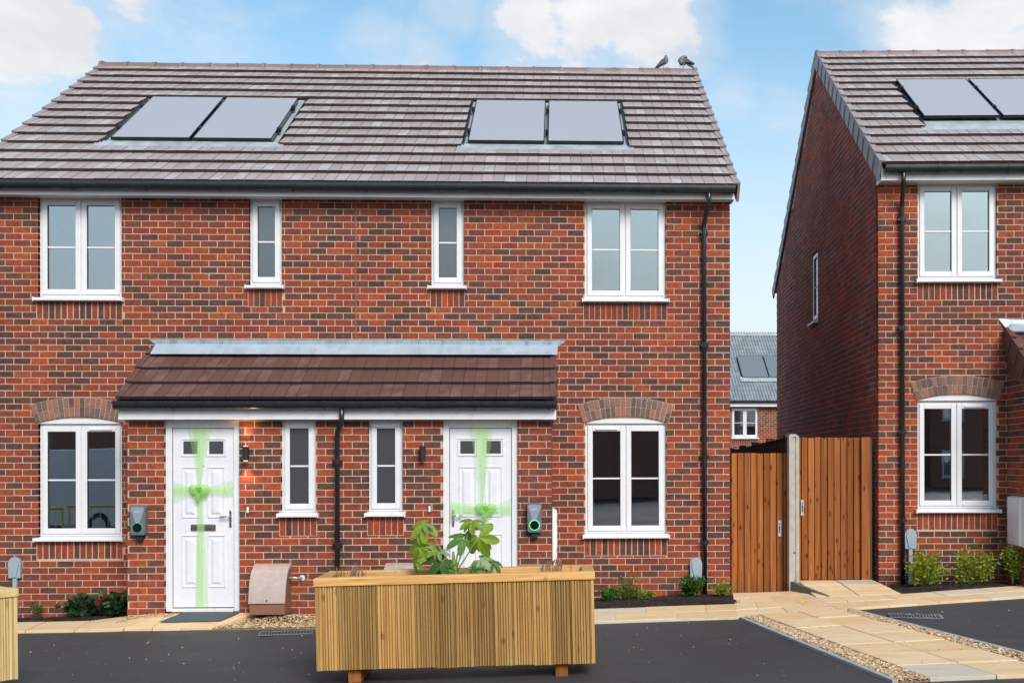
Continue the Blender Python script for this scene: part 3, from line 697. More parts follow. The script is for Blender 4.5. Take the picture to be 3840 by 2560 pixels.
MB().box(2.005, 2.025, -.163, .05, 4.712, 4.90).build('soffit_end', 'upvc', LH)
gutter(LH, -6.76, 2.015, -.243, 4.850, first=.47)
downpipe(LH, [(1.720, -.243, 4.83), (1.720, -.243, 4.66), (1.705, -.20, 4.60), (1.693, -.055, 4.48), (1.693, -.045, 4.40), (1.693, -.045, .11)], [(1.693, -.045, z) for z in (4.36, 3.05, 1.75, .75)], 0.005)
# porch roof
PRF, PFR = roof(LH, -4.685, -.052, -.92, 2.345, TAN, 4, .313, 'porch_tile', nsingle=60, pname='porch_roof', topcut=1.10)
verge(PRF, PFR, -4.685, -1, 3, .313, 'porch_tile', .12); verge(PRF, PFR, -.052, 1, 3, .313, 'porch_tile', .12)
MB().box(-4.72, -.035, -.862, -.845, 2.150, 2.345).build('porch_fascia', 'upvc', LH, bev=.003)
MB().box(-4.70, -.05, -.843, -.70, 2.170, 2.184).build('porch_soffit', 'upvc_warm', LH)
for a, b in ((-4.70, -4.684), (-.072, -.056)): MB().prism([(a, -.84, 2.16), (a, -.84, 2.33), (a, -.02, 2.90), (a, -.02, 2.16)], [(b, -.84, 2.16), (b, -.84, 2.33), (b, -.02, 2.90), (b, -.02, 2.16)]).build('porch_cheek', 'upvc', LH)
gutter(LH, -4.735, -.04, -.918, 2.345, first=.62, br=.80)
downpipe(LH, [(-2.335, -.918, 2.30), (-2.335, -.918, 2.14), (-2.35, -.90, 2.09), (-2.40, -.815, 2.02), (-2.408, -.795, 1.95), (-2.408, -.795, .02)], [(-2.408, -.795, z) for z in (1.70, .8)], PY+.005)
fl = MB(); fu = MB(); random.seed(3)
xs = [-4.62+i*(4.60/46) for i in range(47)]
for i in range(46):
    a, b = xs[i], xs[i+1]; ja, jb = [.006*math.sin(x*2.3)+.003*math.sin(x*9) for x in (a, b)]
    za = lambda y: 2.345+TAN*(y+.92)
    prof = lambda x, j: [(x, -.004, 3.102+j*.3), (x, -.014, 3.04), (x, -.045, za(-.045)+.098+j*.3), (x, -.225+j, za(-.225)+.090)]
    A, B = prof(a, ja), prof(b, jb)
    fl.add(A+B, [(2, 3, 7, 6)]); fu.add(A+B, [(0, 1, 5, 4), (1, 2, 6, 5)])
fu.add([(-4.62, -.004, 3.102), (-4.71, -.003, 3.10), (-4.62, -.014, 3.03), (-.02, -.004, 3.102), (.075, -.003, 3.10), (-.02, -.014, 3.02)], [(0, 1, 2), (3, 5, 4)])
for m_, mt_, nm_ in ((fu, 'lead_dark', 'lead_flashing'), (fl, 'lead', 'lead_apron')):
  flo = m_.build(nm_, mt_, PRF); bm = bmesh.new(); bm.from_mesh(flo.data); bmesh.ops.remove_doubles(bm, verts=bm.verts, dist=1e-5); bmesh.ops.delete(bm, geom=[v for v in bm.verts if not v.link_faces], context='VERTS'); bm.to_mesh(flo.data); bm.free(); sm = flo.modifiers.new('solid', 'SOLIDIFY'); sm.thickness = .004

# solar panels: in-roof tray as part of the roof, each panel a thing
def tray(RF, frame, xa, xb, s0, s1):
    F = frame(0, 0); P = lambda x, s, h: F @ Vector((x, s, h))
    def slab(a, b, c, d, h0, h1, nm, mt):
        MB().prism([P(a, c, h0), P(b, c, h0), P(b, d, h0), P(a, d, h0)], [P(a, c, h1), P(b, c, h1), P(b, d, h1), P(a, d, h1)]).build(nm, mt, RF)
    slab(xa+.002, xb-.002, s0+.10, s1+.06, -.002, .006, 'panel_tray', 'aluminium')
    slab(xa-.05, xb+.05, s0-.045, s0+.20, .028, .036, 'tray_apron', 'aluminium')
    for x in (xa+.012, xb-.026): slab(x, x+.014, s0+.15, s1, .006, .045, 'tray_upstand', 'steel_dark')
def solar(frame, xa, xb, s0, s1, label, H, clampL, clampR, group, gm='solar_glass'):
    t = thing('solar_panel', label, 'solar panel', group=group)
    t.matrix_world = H @ frame((xa+xb)/2, s0); w = (xb-xa)/2; L = s1-s0
    MB().ring(-w, w, 0, L, .012, 0, .038).build('panel_frame', 'black_panel', t)
    fr = t.children[0]; fr.matrix_basis = Matrix(((1, 0, 0, 0), (0, 0, 1, 0), (0, -1, 0, .082), (0, 0, 0, 1)))
    MB().box(-w+.012, w-.012, .012, L-.012, .071, .079).build('panel_glass', gm, t)
    MB().box(-w, w, .05, L-.05, .030, .044).build('panel_rail', 'steel_dark', t)
    for f in (.22, .75):
        for on, x in ((clampL, -w-.012), (clampR, w+.012)):
            if on: MB().box(x-.02, x+.02, f*L-.035, f*L+.035, .035, .100).build('clamp', 'rubber_black', t, bev=.004)
I4 = Matrix.Identity(4)
s_b, s_t = 1.355, 3.045
for xa, xb, cl, cr, lb in ((-5.478, -4.522, 1, 0, 'dark framed solar panel on the brown roof above the left-hand door, by the roof verge'), (-4.488, -3.528, 1, 1, 'dark framed solar panel above the left-hand door, the one nearer mid-roof'),
                           (-1.125, -.178, 1, 0, 'dark framed solar panel in the array below the two pigeons, half farther from them'), (-.140, .808, 1, 1, 'dark framed solar panel in the array below the two pigeons, half nearer them')):
    solar(FRL, xa, xb, s_b, s_t, lb, I4, cl, cr, 'solar panels on the semi-detached house')
tray(RFL, FRL, -5.60, -3.42, 4*GA-.12, 10*GA-.06); tray(RFL, FRL, -1.20, .878, 4*GA-.12, 10*GA-.06)
# roof vents moulded in two tiles
for x in (-2.29, -1.35):
    for i in range(4):
        v = MB().box(x+i*.04, x+i*.04+.028, .12, .15, .035, .046).build('vent_slot', 'roof_felt', RFL); v.matrix_basis = FRL(0, 6*GA) 

# ------------------------------------------------------------ the detached-looking house on the higher plot
ROT = R(-2.9)
RH = thing('brick_house', 'red brick house on the higher plot with bare side gable, behind the concrete fence post', 'house', (3.8326, .2806, .285), ROT)
HW = Matrix.Translation((3.8326, .2806, .285)) @ Matrix.Rotation(ROT, 4, 'Z')
RX1, RD = 5.2, 8.17
rwins = [(.481, 1.432, 3.60, 4.745), (.474, 1.424, .840, 2.125), (2.30, 2.68, 3.742, 4.735)]
rsold = [(.475, 1.436, 3.544), (.468, 1.43, .783)]
rholes = [(a, b, c-.055, ZT+.1 if d > 4 else d) for a, b, c, d in rwins]
rholes += [(.494, 1.404, 2.10, 2.195)]
w = MB(); core(w, [(.008, RX1, -.4, ZT+.1)], rholes, .0045, .13)
RWALL = w.build('wall', 'mortar', RH)
rf = layout(0, RX1, -.35, ZT, rholes + [(a-.004, b+.004, z-.206, z+.002) for a, b, z in rsold], phase=.096)
gk = lambda q: q[3] < 4.92+TAN*(min(q[1], 7.65-q[0])+.25)-.10
gw = (3.87, 4.36, 3.62, 4.70)
gab = layout(.102, RD, -.35, 8.2, [(gw[0], gw[1], gw[2]-.02, gw[3])], keep=lambda q: q[3] < 4.92+TAN*(q[0]+.25)-.14 and q[3] < 7.70-.65*(q[1]-3.83)-.12, phase=.0)
RPX = 1.539
rret = layout(0, .75-.102, -.35, PZ+.3, [], phase=.0)
rpf = layout(RPX, RX1-.6, -.35, PZ, [(2.0, 2.80, -.4, 2.25)], phase=.05)
build_bricks(RWALL, [(rf, (0, 0, 0), (1, 0, 0), (0, -1, 0), 'brick'), (rpf, (0, PY, 0), (1, 0, 0), (0, -1, 0), 'brick'), (rret, (RPX, 0, 0), (0, -1, 0), (-1, 0, 0), 'brick')], 300,
             lambda p: None if (p.x > 1.75 or p.z < 0 or p.y < -.1) else (HW @ p - CAM).length)
gp = [(.13, -.4), (.13, 4.92+TAN*.38-.06), (3.83, 7.70), (RD-.008, 4.84), (RD-.008, -.4)]
GW = MB()
gaps = [(.13, gw[0]), (gw[0], gw[1]), (gw[1], RD-.008)]
def roofz(y): return min(4.92+TAN*(y+.25)-.06, 7.70-.65*(y-3.83)+.0)
for (ya, yb) in ((.13, 3.83), ):
    pass
def gslice(ya, yb, za, zb=None):
    a, b = .0022, .13
    if zb is None: P = [(ya, za), (yb, za), (yb, roofz(yb)), (ya, roofz(ya))]
    else: P = [(ya, za), (yb, za), (yb, zb), (ya, zb)]
    GW.prism([(a, y, z) for y, z in P], [(b, y, z) for y, z in P])
gslice(.13, 3.83, -.4); gslice(3.83, gw[0], -.4); gslice(gw[0], gw[1], -.4, gw[2]-.02); gslice(gw[0], gw[1], gw[3]); gslice(gw[1], RD-.008, -.4)
GWALL = GW.build('gable_wall', 'mortar_gable', RH)
gm = MB()
for q in gab: brick_into(gm, q, (0, 0, 0), (0, 1, 0), (-1, 0, 0))
gm.build('brickwork', 'brick_gable_lightened', GWALL, kind='stuff')
b_ = MB().box(.13, RX1, RD-.15, RD-.008, -.4, 4.9).box(RX1-.1, RX1-.002, .131, RD-.16, -.4, 4.9)
b_.build('rear_wall', 'mortar_gable', RH)
ins = MB()
for z in (-.05, 2.38, 4.80): ins.box(.14, RX1-.11, .14, RD-.16, z, z+.1)
ins.box(.14, RX1-.11, 4.5, 4.6, .06, 4.79); ins.box(1.75, 1.85, .14, 4.48, .06, 4.79)
ins.build('partition', 'plaster', RH)
for i, (a, b, c, d) in enumerate(rwins): window(RH, a, b, c, d, nsash=2 if b-a > .6 else 1, vent=2 if i < 2 else 0, frosted=b-a < .6)
for a, b, z in rsold: soldiers(RH, RWALL, a, b, z)
arch(RH, RWALL, .455, 1.445, 2.135)
gwp = window(RH, -.245, .245, gw[2], gw[3], y=.025, nsash=1, vent=0, frosted=True, name='gable_window')
gwp.matrix_basis = Matrix.Translation((0, (gw[0]+gw[1])/2, 0)) @ Matrix.Rotation(R(-90), 4, 'Z')
GB = .3305
RFR, FRR = roof(RH, -.02, RX1+.1, -.25, 4.885, TAN, 15, GB, 'roof_tile', holes=[(.80, 2.95, 4, 9)], score=lambda p: (HW @ p-CAM).length if p.x < 2.1+.32*max(0, p.y) else None)
ry2 = -.25+15*GB*.8219; rz2 = 4.885+15*GB*.8219*TAN
ridge(RFR, -.02, RX1+.1, ry2, rz2)
verge(RFR, FRR, -.02, -1, 15, GB, drop=.17)
tr = 1/math.sqrt(1+.65**2)
FRB = lambda x, ss: Matrix(((1, 0, 0, x), (0, -tr, .65*tr, 8.45-ss*tr), (0, .65*tr, tr, 4.745+ss*.65*tr), (0, 0, 0, 1)))
MB().prism([(0, ry2, rz2+.02), (RX1+.1, ry2, rz2+.02), (RX1+.1, 8.45, 4.77), (0, 8.45, 4.77)], [(0, ry2, rz2-.03), (RX1+.1, ry2, rz2-.03), (RX1+.1, 8.45, 4.72), (0, 8.45, 4.72)]).build('rear_roof', 'roof_tile', RH)
verge(RFR, FRB, -.02, -1, 15, math.hypot(8.45-ry2, rz2-4.745)/15, drop=.15)
MB().box(.0, RX1+.05, -.185, -.165, 4.732, 4.90).build('fascia', 'upvc', RH, bev=.003)
MB().box(.02, RX1+.05, -.163, .10, 4.742, 4.756).build('soffit', 'upvc_warm', RH)
MB().box(-.004, .012, -.20, .05, 4.728, 4.91).build('soffit_end', 'upvc', RH)
gutter(RH, .03, RX1+.05, -.243, 4.893, first=.62)
downpipe(RH, [(.245, -.243, 4.86), (.245, -.243, 4.70), (.255, -.19, 4.63), (.278, -.06, 4.52), (.281, -.045, 4.44), (.281, -.045, -.10)], [(.281, -.045, z) for z in (4.3, 3.0, 1.75, .7)], .005)
w = MB().box(RPX+.008, RX1-.608, PY+.0045, PY+.11, -.4, PZ+.02).prism(*[[(x, y, z) for y, z in ((PY+.11, -.4), (PY+.11, PZ+.10), (.008, PZ+.62), (.008, -.4))] for x in (RPX+.008, RPX+.11)])
w.build('porch_wall', 'mortar', RH)
door(RH, 2.0, 2.80, .072, 2.150, PY-.03, 'L')
PR2, PF2 = roof(RH, RPX-.02, RX1-.5, -.92, 2.345, TAN, 4, .313, 'porch_tile', nsingle=60, pname='porch_roof', topcut=1.10)
verge(PR2, PF2, RPX-.02, -1, 4, .275, 'porch_tile', .17)
fl = MB().add([(RPX+.10, -.004, 3.10), (RPX-.10, -.004, 3.115), (RPX-.02, -.03, 3.0), (RPX-.02, -.17, 2.93), (RPX+.03, -.17, 2.945), (RX1-.6, -.17, 2.945), (RX1-.6, -.02, 3.05), (RX1-.6, -.004, 3.10), (RPX+.05, -.02, 3.05)], [(0, 1, 2, 8), (8, 2, 3, 4), (8, 4, 5, 6), (0, 8, 6, 7)])
fo = fl.build('lead_flashing', 'lead', PR2); sm = fo.modifiers.new('solid', 'SOLIDIFY'); sm.thickness = .005
MB().prism([(RPX-.006, -.84, 2.16), (RPX-.006, -.84, 2.33), (RPX-.006, -.02, 2.88), (RPX-.006, -.02, 2.47)], [(RPX+.006, -.84, 2.16), (RPX+.006, -.84, 2.33), (RPX+.006, -.02, 2.88), (RPX+.006, -.02, 2.47)]).build('porch_cheek', 'porch_tile', RH)
MB().box(RPX-.03, RX1-.5, -.862, -.845, 2.150, 2.345).build('porch_fascia', 'upvc', RH)
gutter(RH, RPX-.05, RX1-.5, -.918, 2.345)
tray(RFR, FRR, .80, 2.95, 4*GB-.10, 10*GB-.06)
for xa, xb, lb in ((.855, 1.845, 'pale reflecting solar panel on the higher brick house, nearest its side gable'), (1.88, 2.87, 'pale reflecting solar panel on the higher brick house, second from its side gable')):
    solar(FRR, xa, xb, 1.64, 3.33, lb, HW, 1, xb > 2, 'solar panels on the higher house')

# ------------------------------------------------------------ house in the street behind
BH = thing('brick_house', 'brick house with grey pantiled roof seen far off in the gap between the two houses', 'house', (0, 26, 0))
bw = (6.158, 7.095, 2.53, 3.574)
w = MB(); core(w, [(2.5, 14, -1.3, 3.65)], [(bw[0], bw[1], bw[2]-.05, bw[3]+.2)], .0045, .15)
w.box(2.5, 2.65, .16, 8, -1.3, 3.8).box(13.85, 14, .16, 8, -1.3, 3.8).box(2.5, 14, 7.9, 8.05, -1.3, 3.8).box(2.66, 13.84, .16, 7.9, 3.72, 3.8).box(2.66, 13.84, 3.0, 3.1, -1.2, 3.7)
BW = w.build('wall', 'mortar', BH)
bb = MB()
for q in layout(2.5, 14, 0, 3.65, [(bw[0], bw[1], bw[2]-.05, 4), (bw[0]-.01, bw[1]+.01, bw[2]-.27, bw[2])], phase=.03): brick_into(bb, q, (0, 0, 0), (1, 0, 0), (0, -1, 0), .05)
bb.build('brickwork', 'brick', BW, kind='stuff')
window(BH, *bw, vent=0)
soldiers(BH, BW, bw[0], bw[1], bw[2]-.06)
MB().box(2.4, 14.1, -.19, -.16, 3.62, 3.82).build('fascia', 'upvc', BH); MB().box(2.4, 14.1, -.155, .1, 3.63, 3.645).build('soffit', 'upvc_warm', BH)
gutter(BH, 2.4, 14.1, -.25, 3.84)
c_ = 1/math.sqrt(1+TAN*TAN)
FB = lambda x, ss: Matrix(((1, 0, 0, x), (0, c_, -TAN*c_, -.3+ss*c_), (0, TAN*c_, c_, 3.80+ss*TAN*c_), (0, 0, 0, 1)))
F0 = FB(0, 0); q = [F0 @ Vector(v) for v in ((2.4, 0, -.05), (14.1, 0, -.05), (14.1, 4.95, -.05), (2.4, 4.95, -.05))]
BRF = MB().prism(q, [v+Vector((0, 0, .04)) for v in q]).build('roof', 'roof_felt', BH)
def pantile(w, L):
    mb = MB(); n = 16; V = []
    for yy, dz in ((0, .045), (L, .018)):
        for i in range(n+1): V.append((w*i/n, yy, dz+.030*math.cos(4*math.pi*i/n+.6)))
    for i in range(n+1): V.append((w*i/n, .002, .016+.030*math.cos(4*math.pi*i/n+.6)))
    F = []
    for i in range(n): F += [(i, i+1, n+2+i, n+1+i), (2*n+2+i, 2*n+3+i, i+1, i)]
    return mb.add(V, F)
pg = .34; pwid = .2125; pm = pantile(pwid, pg+.04); pme = pm.mesh('pantile'); pme.materials.append(M['grey_pantile'])
rest = MB()
for k in range(15):
    ss = k*pg
    if ss > 4.9: break
    for i in range(55):
        x = 2.4+i*pwid
        if 6.66 < x+pwid/2 < 8.80 and 4 <= k <= 8: continue
        fm = FB(x, ss)
        if 6.1 < x < 8.0: put('pantile', pme, BRF).matrix_basis = fm
        else: rest.add([fm @ Vector(v) for v in pm.v], pm.f)
rest.build('pantiling', 'grey_pantile', BRF, kind='stuff')
by = -.3+4.95*c_; bz = 3.80+4.95*c_*TAN
ridge(BRF, 2.4, 14.1, by, bz+.02, 'grey_pantile', .45)
MB().prism([(2.4, by, bz), (14.1, by, bz), (14.1, 8.3, 3.75), (2.4, 8.3, 3.75)], [(2.4, by, bz-.05), (14.1, by, bz-.05), (14.1, 8.3, 3.70), (2.4, 8.3, 3.70)]).build('rear_roof', 'grey_pantile', BH)
HB = Matrix.Translation((0, 26, 0))
MB().prism(*[[F0 @ Vector((x, s, h)) for x, s in ((6.6, 1.30), (8.85, 1.30), (8.85, 1.62), (6.6, 1.62))] for h in (.05, .06)]).build('tray_apron', 'aluminium', BRF)
MB().prism(*[[F0 @ Vector((x, s, h)) for x, s in ((6.62, 1.45), (8.83, 1.45), (8.83, 3.2), (6.62, 3.2))] for h in (.0, .01)]).build('panel_tray', 'steel_dark', BRF)
for xa, xb, lb in ((6.70, 7.675, 'solar panel on the far grey pantiled roof, the whole one seen in the gap'), (7.70, 8.675, 'solar panel on the far grey pantiled roof, the one partly behind the brick gable')):
    solar(FB, xa, xb, 1.55, 3.16, lb, HB, 1, 1, 'solar panels on the far house', 'solar_glass_grey')

# house across the road: it stands behind the photographer and shows in the window reflections
for ox, oy, lb in ((-24, -35, 'brick house across the road, mirrored in the leftmost ground-floor window'), (0, -33, 'brick house across the road, opposite the semi-detached pair'), (24, -36, 'brick house across the road, opposite the higher plot')):
    OH = thing('brick_house', lb, 'house', (ox, oy, 0), R(180), 'houses across the road')
    w = MB(); ow = [(x, x+1.0, z, z+1.2) for x in (-9, -5.5, -1, 2.5, 6.5, 9.5) for z in (.95, 3.5)]
    core(w, [(-11, 11, -.3, 5.0)], ow, 0, .2); w.box(-11, 11, 8.0, 8.2, -.3, 5).box(-11, -10.8, .2, 8, -.3, 5).box(10.8, 11, .2, 8, -.3, 5).box(-10.8, 10.8, .9, 1.0, -.2, 4.9)
    w.build('wall', 'brick_wall_far', OH)
    for q in ow: window(OH, *q, vent=0)
    MB().prism([(-11.2, -.3, 4.9), (11.2, -.3, 4.9), (11.2, 4.1, 7.9), (-11.2, 4.1, 7.9)], [(-11.2, -.3, 4.8), (11.2, -.3, 4.8), (11.2, 4.1, 7.8), (-11.2, 4.1, 7.8)]).build('roof', 'roof_tile', OH)
    MB().prism([(-11.2, 8.5, 4.9), (11.2, 8.5, 4.9), (11.2, 4.1, 7.9), (-11.2, 4.1, 7.9)], [(-11.2, 8.5, 4.8), (11.2, 8.5, 4.8), (11.2, 4.1, 7.8), (-11.2, 4.1, 7.8)]).build('rear_roof', 'roof_tile', OH)

# ------------------------------------------------------------ ground
def gz(x): return .073 + .0287*max(-30, min(30, x))
xs = [-700, -120, -30, -12, -6, 0, 6, 12, 30, 120, 700]; ys = [-700, -120, -30, -12, -4, 0, 8, 24, 60, 200, 700]
gv = [(x, y, gz(x)-.004) for y in ys for x in xs]; n = len(xs)
struct(MB().add(gv, [(j*n+i, j*n+i+1, (j+1)*n+i+1, (j+1)*n+i) for j in range(len(ys)-1) for i in range(n-1)]).build('driveway', 'asphalt'))
PAV = bpy.data.objects.new('pavement', None); COL.objects.link(PAV); struct(PAV)
def sheet(name, mat, poly, dz, thick=.03, zf=None):
    zf = zf or (lambda x, y: gz(x))
    return struct(MB().prism([(x, y, zf(x, y)+dz-thick) for x, y in poly], [(x, y, zf(x, y)+dz) for x, y in poly]).build(name, mat))
def patch(P00, P10, P11, P01, us, nv, dz=.022, zf=None, gap=.007, stag=0):
    zf = zf or (lambda x, y: gz(x))
    nu = us
    B = lambda a, b: ((1-a)*(1-b)*P00[0]+a*(1-b)*P10[0]+a*b*P11[0]+(1-a)*b*P01[0], (1-a)*(1-b)*P00[1]+a*(1-b)*P10[1]+a*b*P11[1]+(1-a)*b*P01[1])
    for j in range(nv):
        edges = [0.0] + [(i + (stag if j % 2 else 0))/nu for i in range(0 if (stag and j % 2) else 1, nu)] + [1.0]
        for a, b in zip(edges[:-1], edges[1:]):
            c, d = j/nv, (j+1)/nv
            q = [Vector(B(a, c)), Vector(B(b, c)), Vector(B(b, d)), Vector(B(a, d))]
            m = sum(q, Vector((0, 0)))/4
            q = [p + (m-p).normalized()*gap for p in q]
            h = dz + random.uniform(-.002, .003)
            MB().prism([(p.x, p.y, zf(p.x, p.y)+h-.035) for p in q], [(p.x, p.y, zf(p.x, p.y)+h) for p in q]).build('paving_slab', 'slab', PAV, bev=.004)
random.seed(11)
# mortar bed under the slabs
def bed(poly, zf=None): 
    s = sheet('paving_bed', 'joint_sand', poly, .019, zf=zf); s.parent = PAV; del s['kind']
sm_ = lambda a, b, t: (lambda k: k*k*(3-2*k))(max(0, min(1, (t-a)/(b-a))))
def rampz(x, y):                              # threshold ramp in front of the left-hand door
    k = sm_(-5.0, -4.35, x)*max(0, min(1, (y+1.30)/.52))
    return gz(x)*(1-k) + (.040)*k
pA = [(-7.2, -.88), (-4.52, -1.235), (-4.66, -.76), (-4.74, -.42), (-5.2, -.34), (-7.2, -.30)]
patch((-7.2, -.88), (-4.52, -1.235), (-4.68, -.50), (-7.2, -.30), 5, 1, zf=rampz)
patch((-4.52, -1.235), (-3.62, -1.32), (-3.335, -.745), (-4.675, -.745), 3, 1, zf=rampz)
sheet('ramp_edge', 'slab', [(-3.625, -1.318), (-3.575, -1.325), (-3.29, -.745), (-3.34, -.745)], .018, .12, rampz)
# strip and gate area to the right
patch((-.05, -1.86), (1.76, -1.885), (1.90, -.95), (-.05, -.94), 3, 2, stag=.5)
patch((1.76, -1.885), (2.86, -1.60), (2.76, -.02), (2.02, -.02), 2, 4, stag=.5)
patch((2.86, -1.60), (4.0, -1.345), (3.86, -.60), (2.84, -.62), 2, 2, stag=.5)
patch((4.0, -1.345), (7.0, -.72), (7.0, .12), (3.86, -.60), 5, 2, stag=.5)
def rampg(x, y):
    k = max(0, min(1, (y+.62)/.85)); return gz(x)*(1-k)+.236*k
patch((2.86, -.60), (3.84, -.58), (3.78, .34), (2.86, .34), 2, 3, zf=rampg)
patch((2.00, -1.79), (2.845, -1.61), (3.56, -5.12), (2.60, -5.12), 2, 7, dz=.026)
bed([(-.05, -1.86), (1.76, -1.885), (2.86, -1.60), (2.85, -.02), (2.02, -.02), (1.90, -.95), (-.05, -.94)])
bed([(2.0, -1.78), (2.84, -1.6), (3.555, -5.1), (2.61, -5.1)]); bed([(2.87, -1.59), (4.0, -1.335), (7, -.71), (7, .1), (3.86, -.62), (2.87, -.62)])
def strip(name, mat, a, b, w, h, dz=0):
    a, b = Vector(a), Vector(b); d = (b-a).normalized(); nrm = Vector((-d.y, d.x))*w
    P = [a, b, b+nrm, a+nrm]
    return MB().prism([(p.x, p.y, gz(p.x)-.05) for p in P], [(p.x, p.y, gz(p.x)+h) for p in P]).build(name, mat, bev=.004)
for a, b, w in (((1.79, -1.89), (2.335, -5.12), .048), ((2.965, -1.565), (3.80, -5.12), .048)):
    struct(strip('kerb', 'kerb', a, b, w, .020))
GR = [('gravel', [(1.85, -1.87), (1.985, -1.79), (2.595, -5.12), (2.385, -5.12)]), ('gravel', [(2.85, -1.62), (2.962, -1.58), (3.785, -5.12), (3.57, -5.12)]), ('gravel', [(-3.29, -.75), (-3.57, -1.37), (-.05, -1.86), (-.05, -.75)])]
OCT = [(1, 0, 0), (-1, 0, 0), (0, 1, 0), (0, -1, 0), (0, 0, 1), (0, 0, -1)]; OF = [(0, 2, 4), (2, 1, 4), (1, 3, 4), (3, 0, 4), (2, 0, 5), (1, 2, 5), (3, 1, 5), (0, 3, 5)]
def stone(mb, x, y, z, s):
    Q = Matrix.Rotation(random.uniform(0, 6.28), 3, 'Z') @ Matrix.Rotation(random.uniform(-.5, .5), 3, 'X')
    sc = (s*random.uniform(.8, 1.5), s*random.uniform(.6, 1.0), s*random.uniform(.45, .75))
    mb.add([Vector((x, y, z)) + Q @ Vector((v[0]*sc[0], v[1]*sc[1], v[2]*sc[2])) for v in OCT], OF)
for gi, (nm, P) in enumerate(GR):
    g = sheet('gravel_base', 'gravel_bed', P, .008)
    mb = MB(); cnt = (5200, 2600, 7000)[gi]
    for _ in range(cnt):
        a, b = random.random(), random.random()
        x = (1-a)*((1-b)*P[0][0]+b*P[3][0]) + a*((1-b)*P[1][0]+b*P[2][0]); y = (1-a)*((1-b)*P[0][1]+b*P[3][1]) + a*((1-b)*P[1][1]+b*P[2][1])
        stone(mb, x, y, gz(x)+.012+random.uniform(0, .012)+(.05*math.exp(-((x+2.95)**2)/.12-((y+.95)**2)/.02) if gi == 2 else 0), random.uniform(.007, .014))
    o = mb.build('gravel', 'gravel_stone', kind='stuff'); tag(o, ('golden gravel strip along the left side of the slab path', 'thin golden gravel strip between slab path and right-hand drive', 'golden gravel along the foot of the porch wall')[gi], None)
mb = MB()
for _ in range(420):
    x, y = random.uniform(-6, 5), random.uniform(-6.5, -1.9)
    if 1.7 < x < 3.8: continue
    stone(mb, x, y, gz(x)+.003, random.choice((.004, .005, .006, .009)))
for _ in range(260):
    a = random.random(); x = -4.75+a*.6; y = -.80-random.random()**2*.1-.02*(1-a); stone(mb, x, y, rampz(x, y)+.03, .008)
for _ in range(90):
    x = random.uniform(2.0, 3.3); y = random.uniform(-4.9, -.3); stone(mb, x, y, gz(x)+.03, random.choice((.004, .005, .008)))
tag(mb.build('loose_stones', 'gravel_stone', kind='stuff'), 'stray pale stone chips scattered over the drive and slabs', None)
# planting beds
def soil(name, poly, hump, label):
    cx_ = sum(p[0] for p in poly)/len(poly); cy_ = sum(p[1] for p in poly)/len(poly)
    mb = MB(); rings = [1.0, .9, .7, .4]; N = []
    dense = []
    for i, p in enumerate(poly):
        q = poly[(i+1) % len(poly)]
        for k in range(8): dense.append((p[0]+(q[0]-p[0])*k/8, p[1]+(q[1]-p[1])*k/8))
    V = []
    for r_ in rings:
        for x, y in dense:
            X, Y = cx_+(x-cx_)*r_, cy_+(y-cy_)*r_; V.append((X, Y, gz(X)+.004+hump*(1-r_)**.6+ (random.uniform(-.012, .012) if r_ < 1 else 0)))
    V.append((cx_, cy_, gz(cx_)+hump)); m = len(dense); F = []
    for j in range(len(rings)-1):
        for i in range(m): F.append((j*m+i, j*m+(i+1) % m, (j+1)*m+(i+1) % m, (j+1)*m+i))
    for i in range(m): F.append(((len(rings)-1)*m+i, (len(rings)-1)*m+(i+1) % m, len(V)-1))
    o = struct(mb.add(V, F).build(name, 'soil')); 
    cl = MB()
    for _ in range(900):
        i = random.randrange(m); t_ = math.sqrt(random.random()); x, y = cx_+(dense[i][0]-cx_)*t_, cy_+(dense[i][1]-cy_)*t_
        stone(cl, x, y, gz(x)+.008+hump*(1-t_)**.6, random.uniform(.006, .016))
    k = cl.build('bark_chips', 'soil', o, kind='stuff')
    return o
soil('flower_bed', [(-7.2, .02), (-7.2, -.31), (-5.9, -.32), (-5.2, -.36), (-4.69, -.46), (-4.67, .02)], .035, '')
soil('flower_bed', [(-.05, .02), (-.05, -.93), (.9, -.945), (1.75, -.94), (2.06, -.88), (2.0, .02)], .05, '')
soil('flower_bed', [(3.86, .24), (3.86, -.585), (4.6, -.43), (5.32, -.27), (5.32, .15)], .05, '')
# grates
def grate(name, label, P, rz, nb, w, h):
    t = thing(name, label, 'drain cover', (P[0], P[1], gz(P[0])), rz, 'drain covers in the drives')
    MB().ring(-w/2, w/2, -h/2, h/2, .018, -.010, 0).build('frame', 'grate_steel', t).rotation_euler = (R(-90), 0, 0)
    MB().box(-w/2+.018, w/2-.018, -h/2+.018, h/2-.018, .0005, .002).build('sump', 'roof_felt', t)
    bm = MB().prism([(-.004, -h/2+.018, .001), (.004, -h/2+.018, .001), (.004, h/2-.018, .001), (-.004, h/2-.018, .001)], [(-.004, -h/2+.018, .0085), (.004, -h/2+.018, .0085), (.004, h/2-.018, .0085), (-.004, h/2-.018, .0085)]).mesh('grate_bar'); bm.materials.append(M['grate_steel'])
    for i in range(nb): put('grate_bar', bm, t).location = (-w/2+.018+(w-.036)*(i+.5)/nb, 0, 0)
grate('drain_grate', 'slatted metal drain grate in the right-hand drive beside the gravel', (3.48, -2.15), R(-12), 16, .50, .27)
grate('drain_grate', 'slatted metal drain grate in the drive before the brown gas box', (-2.72, -1.76), R(12), 16, .52, .24)
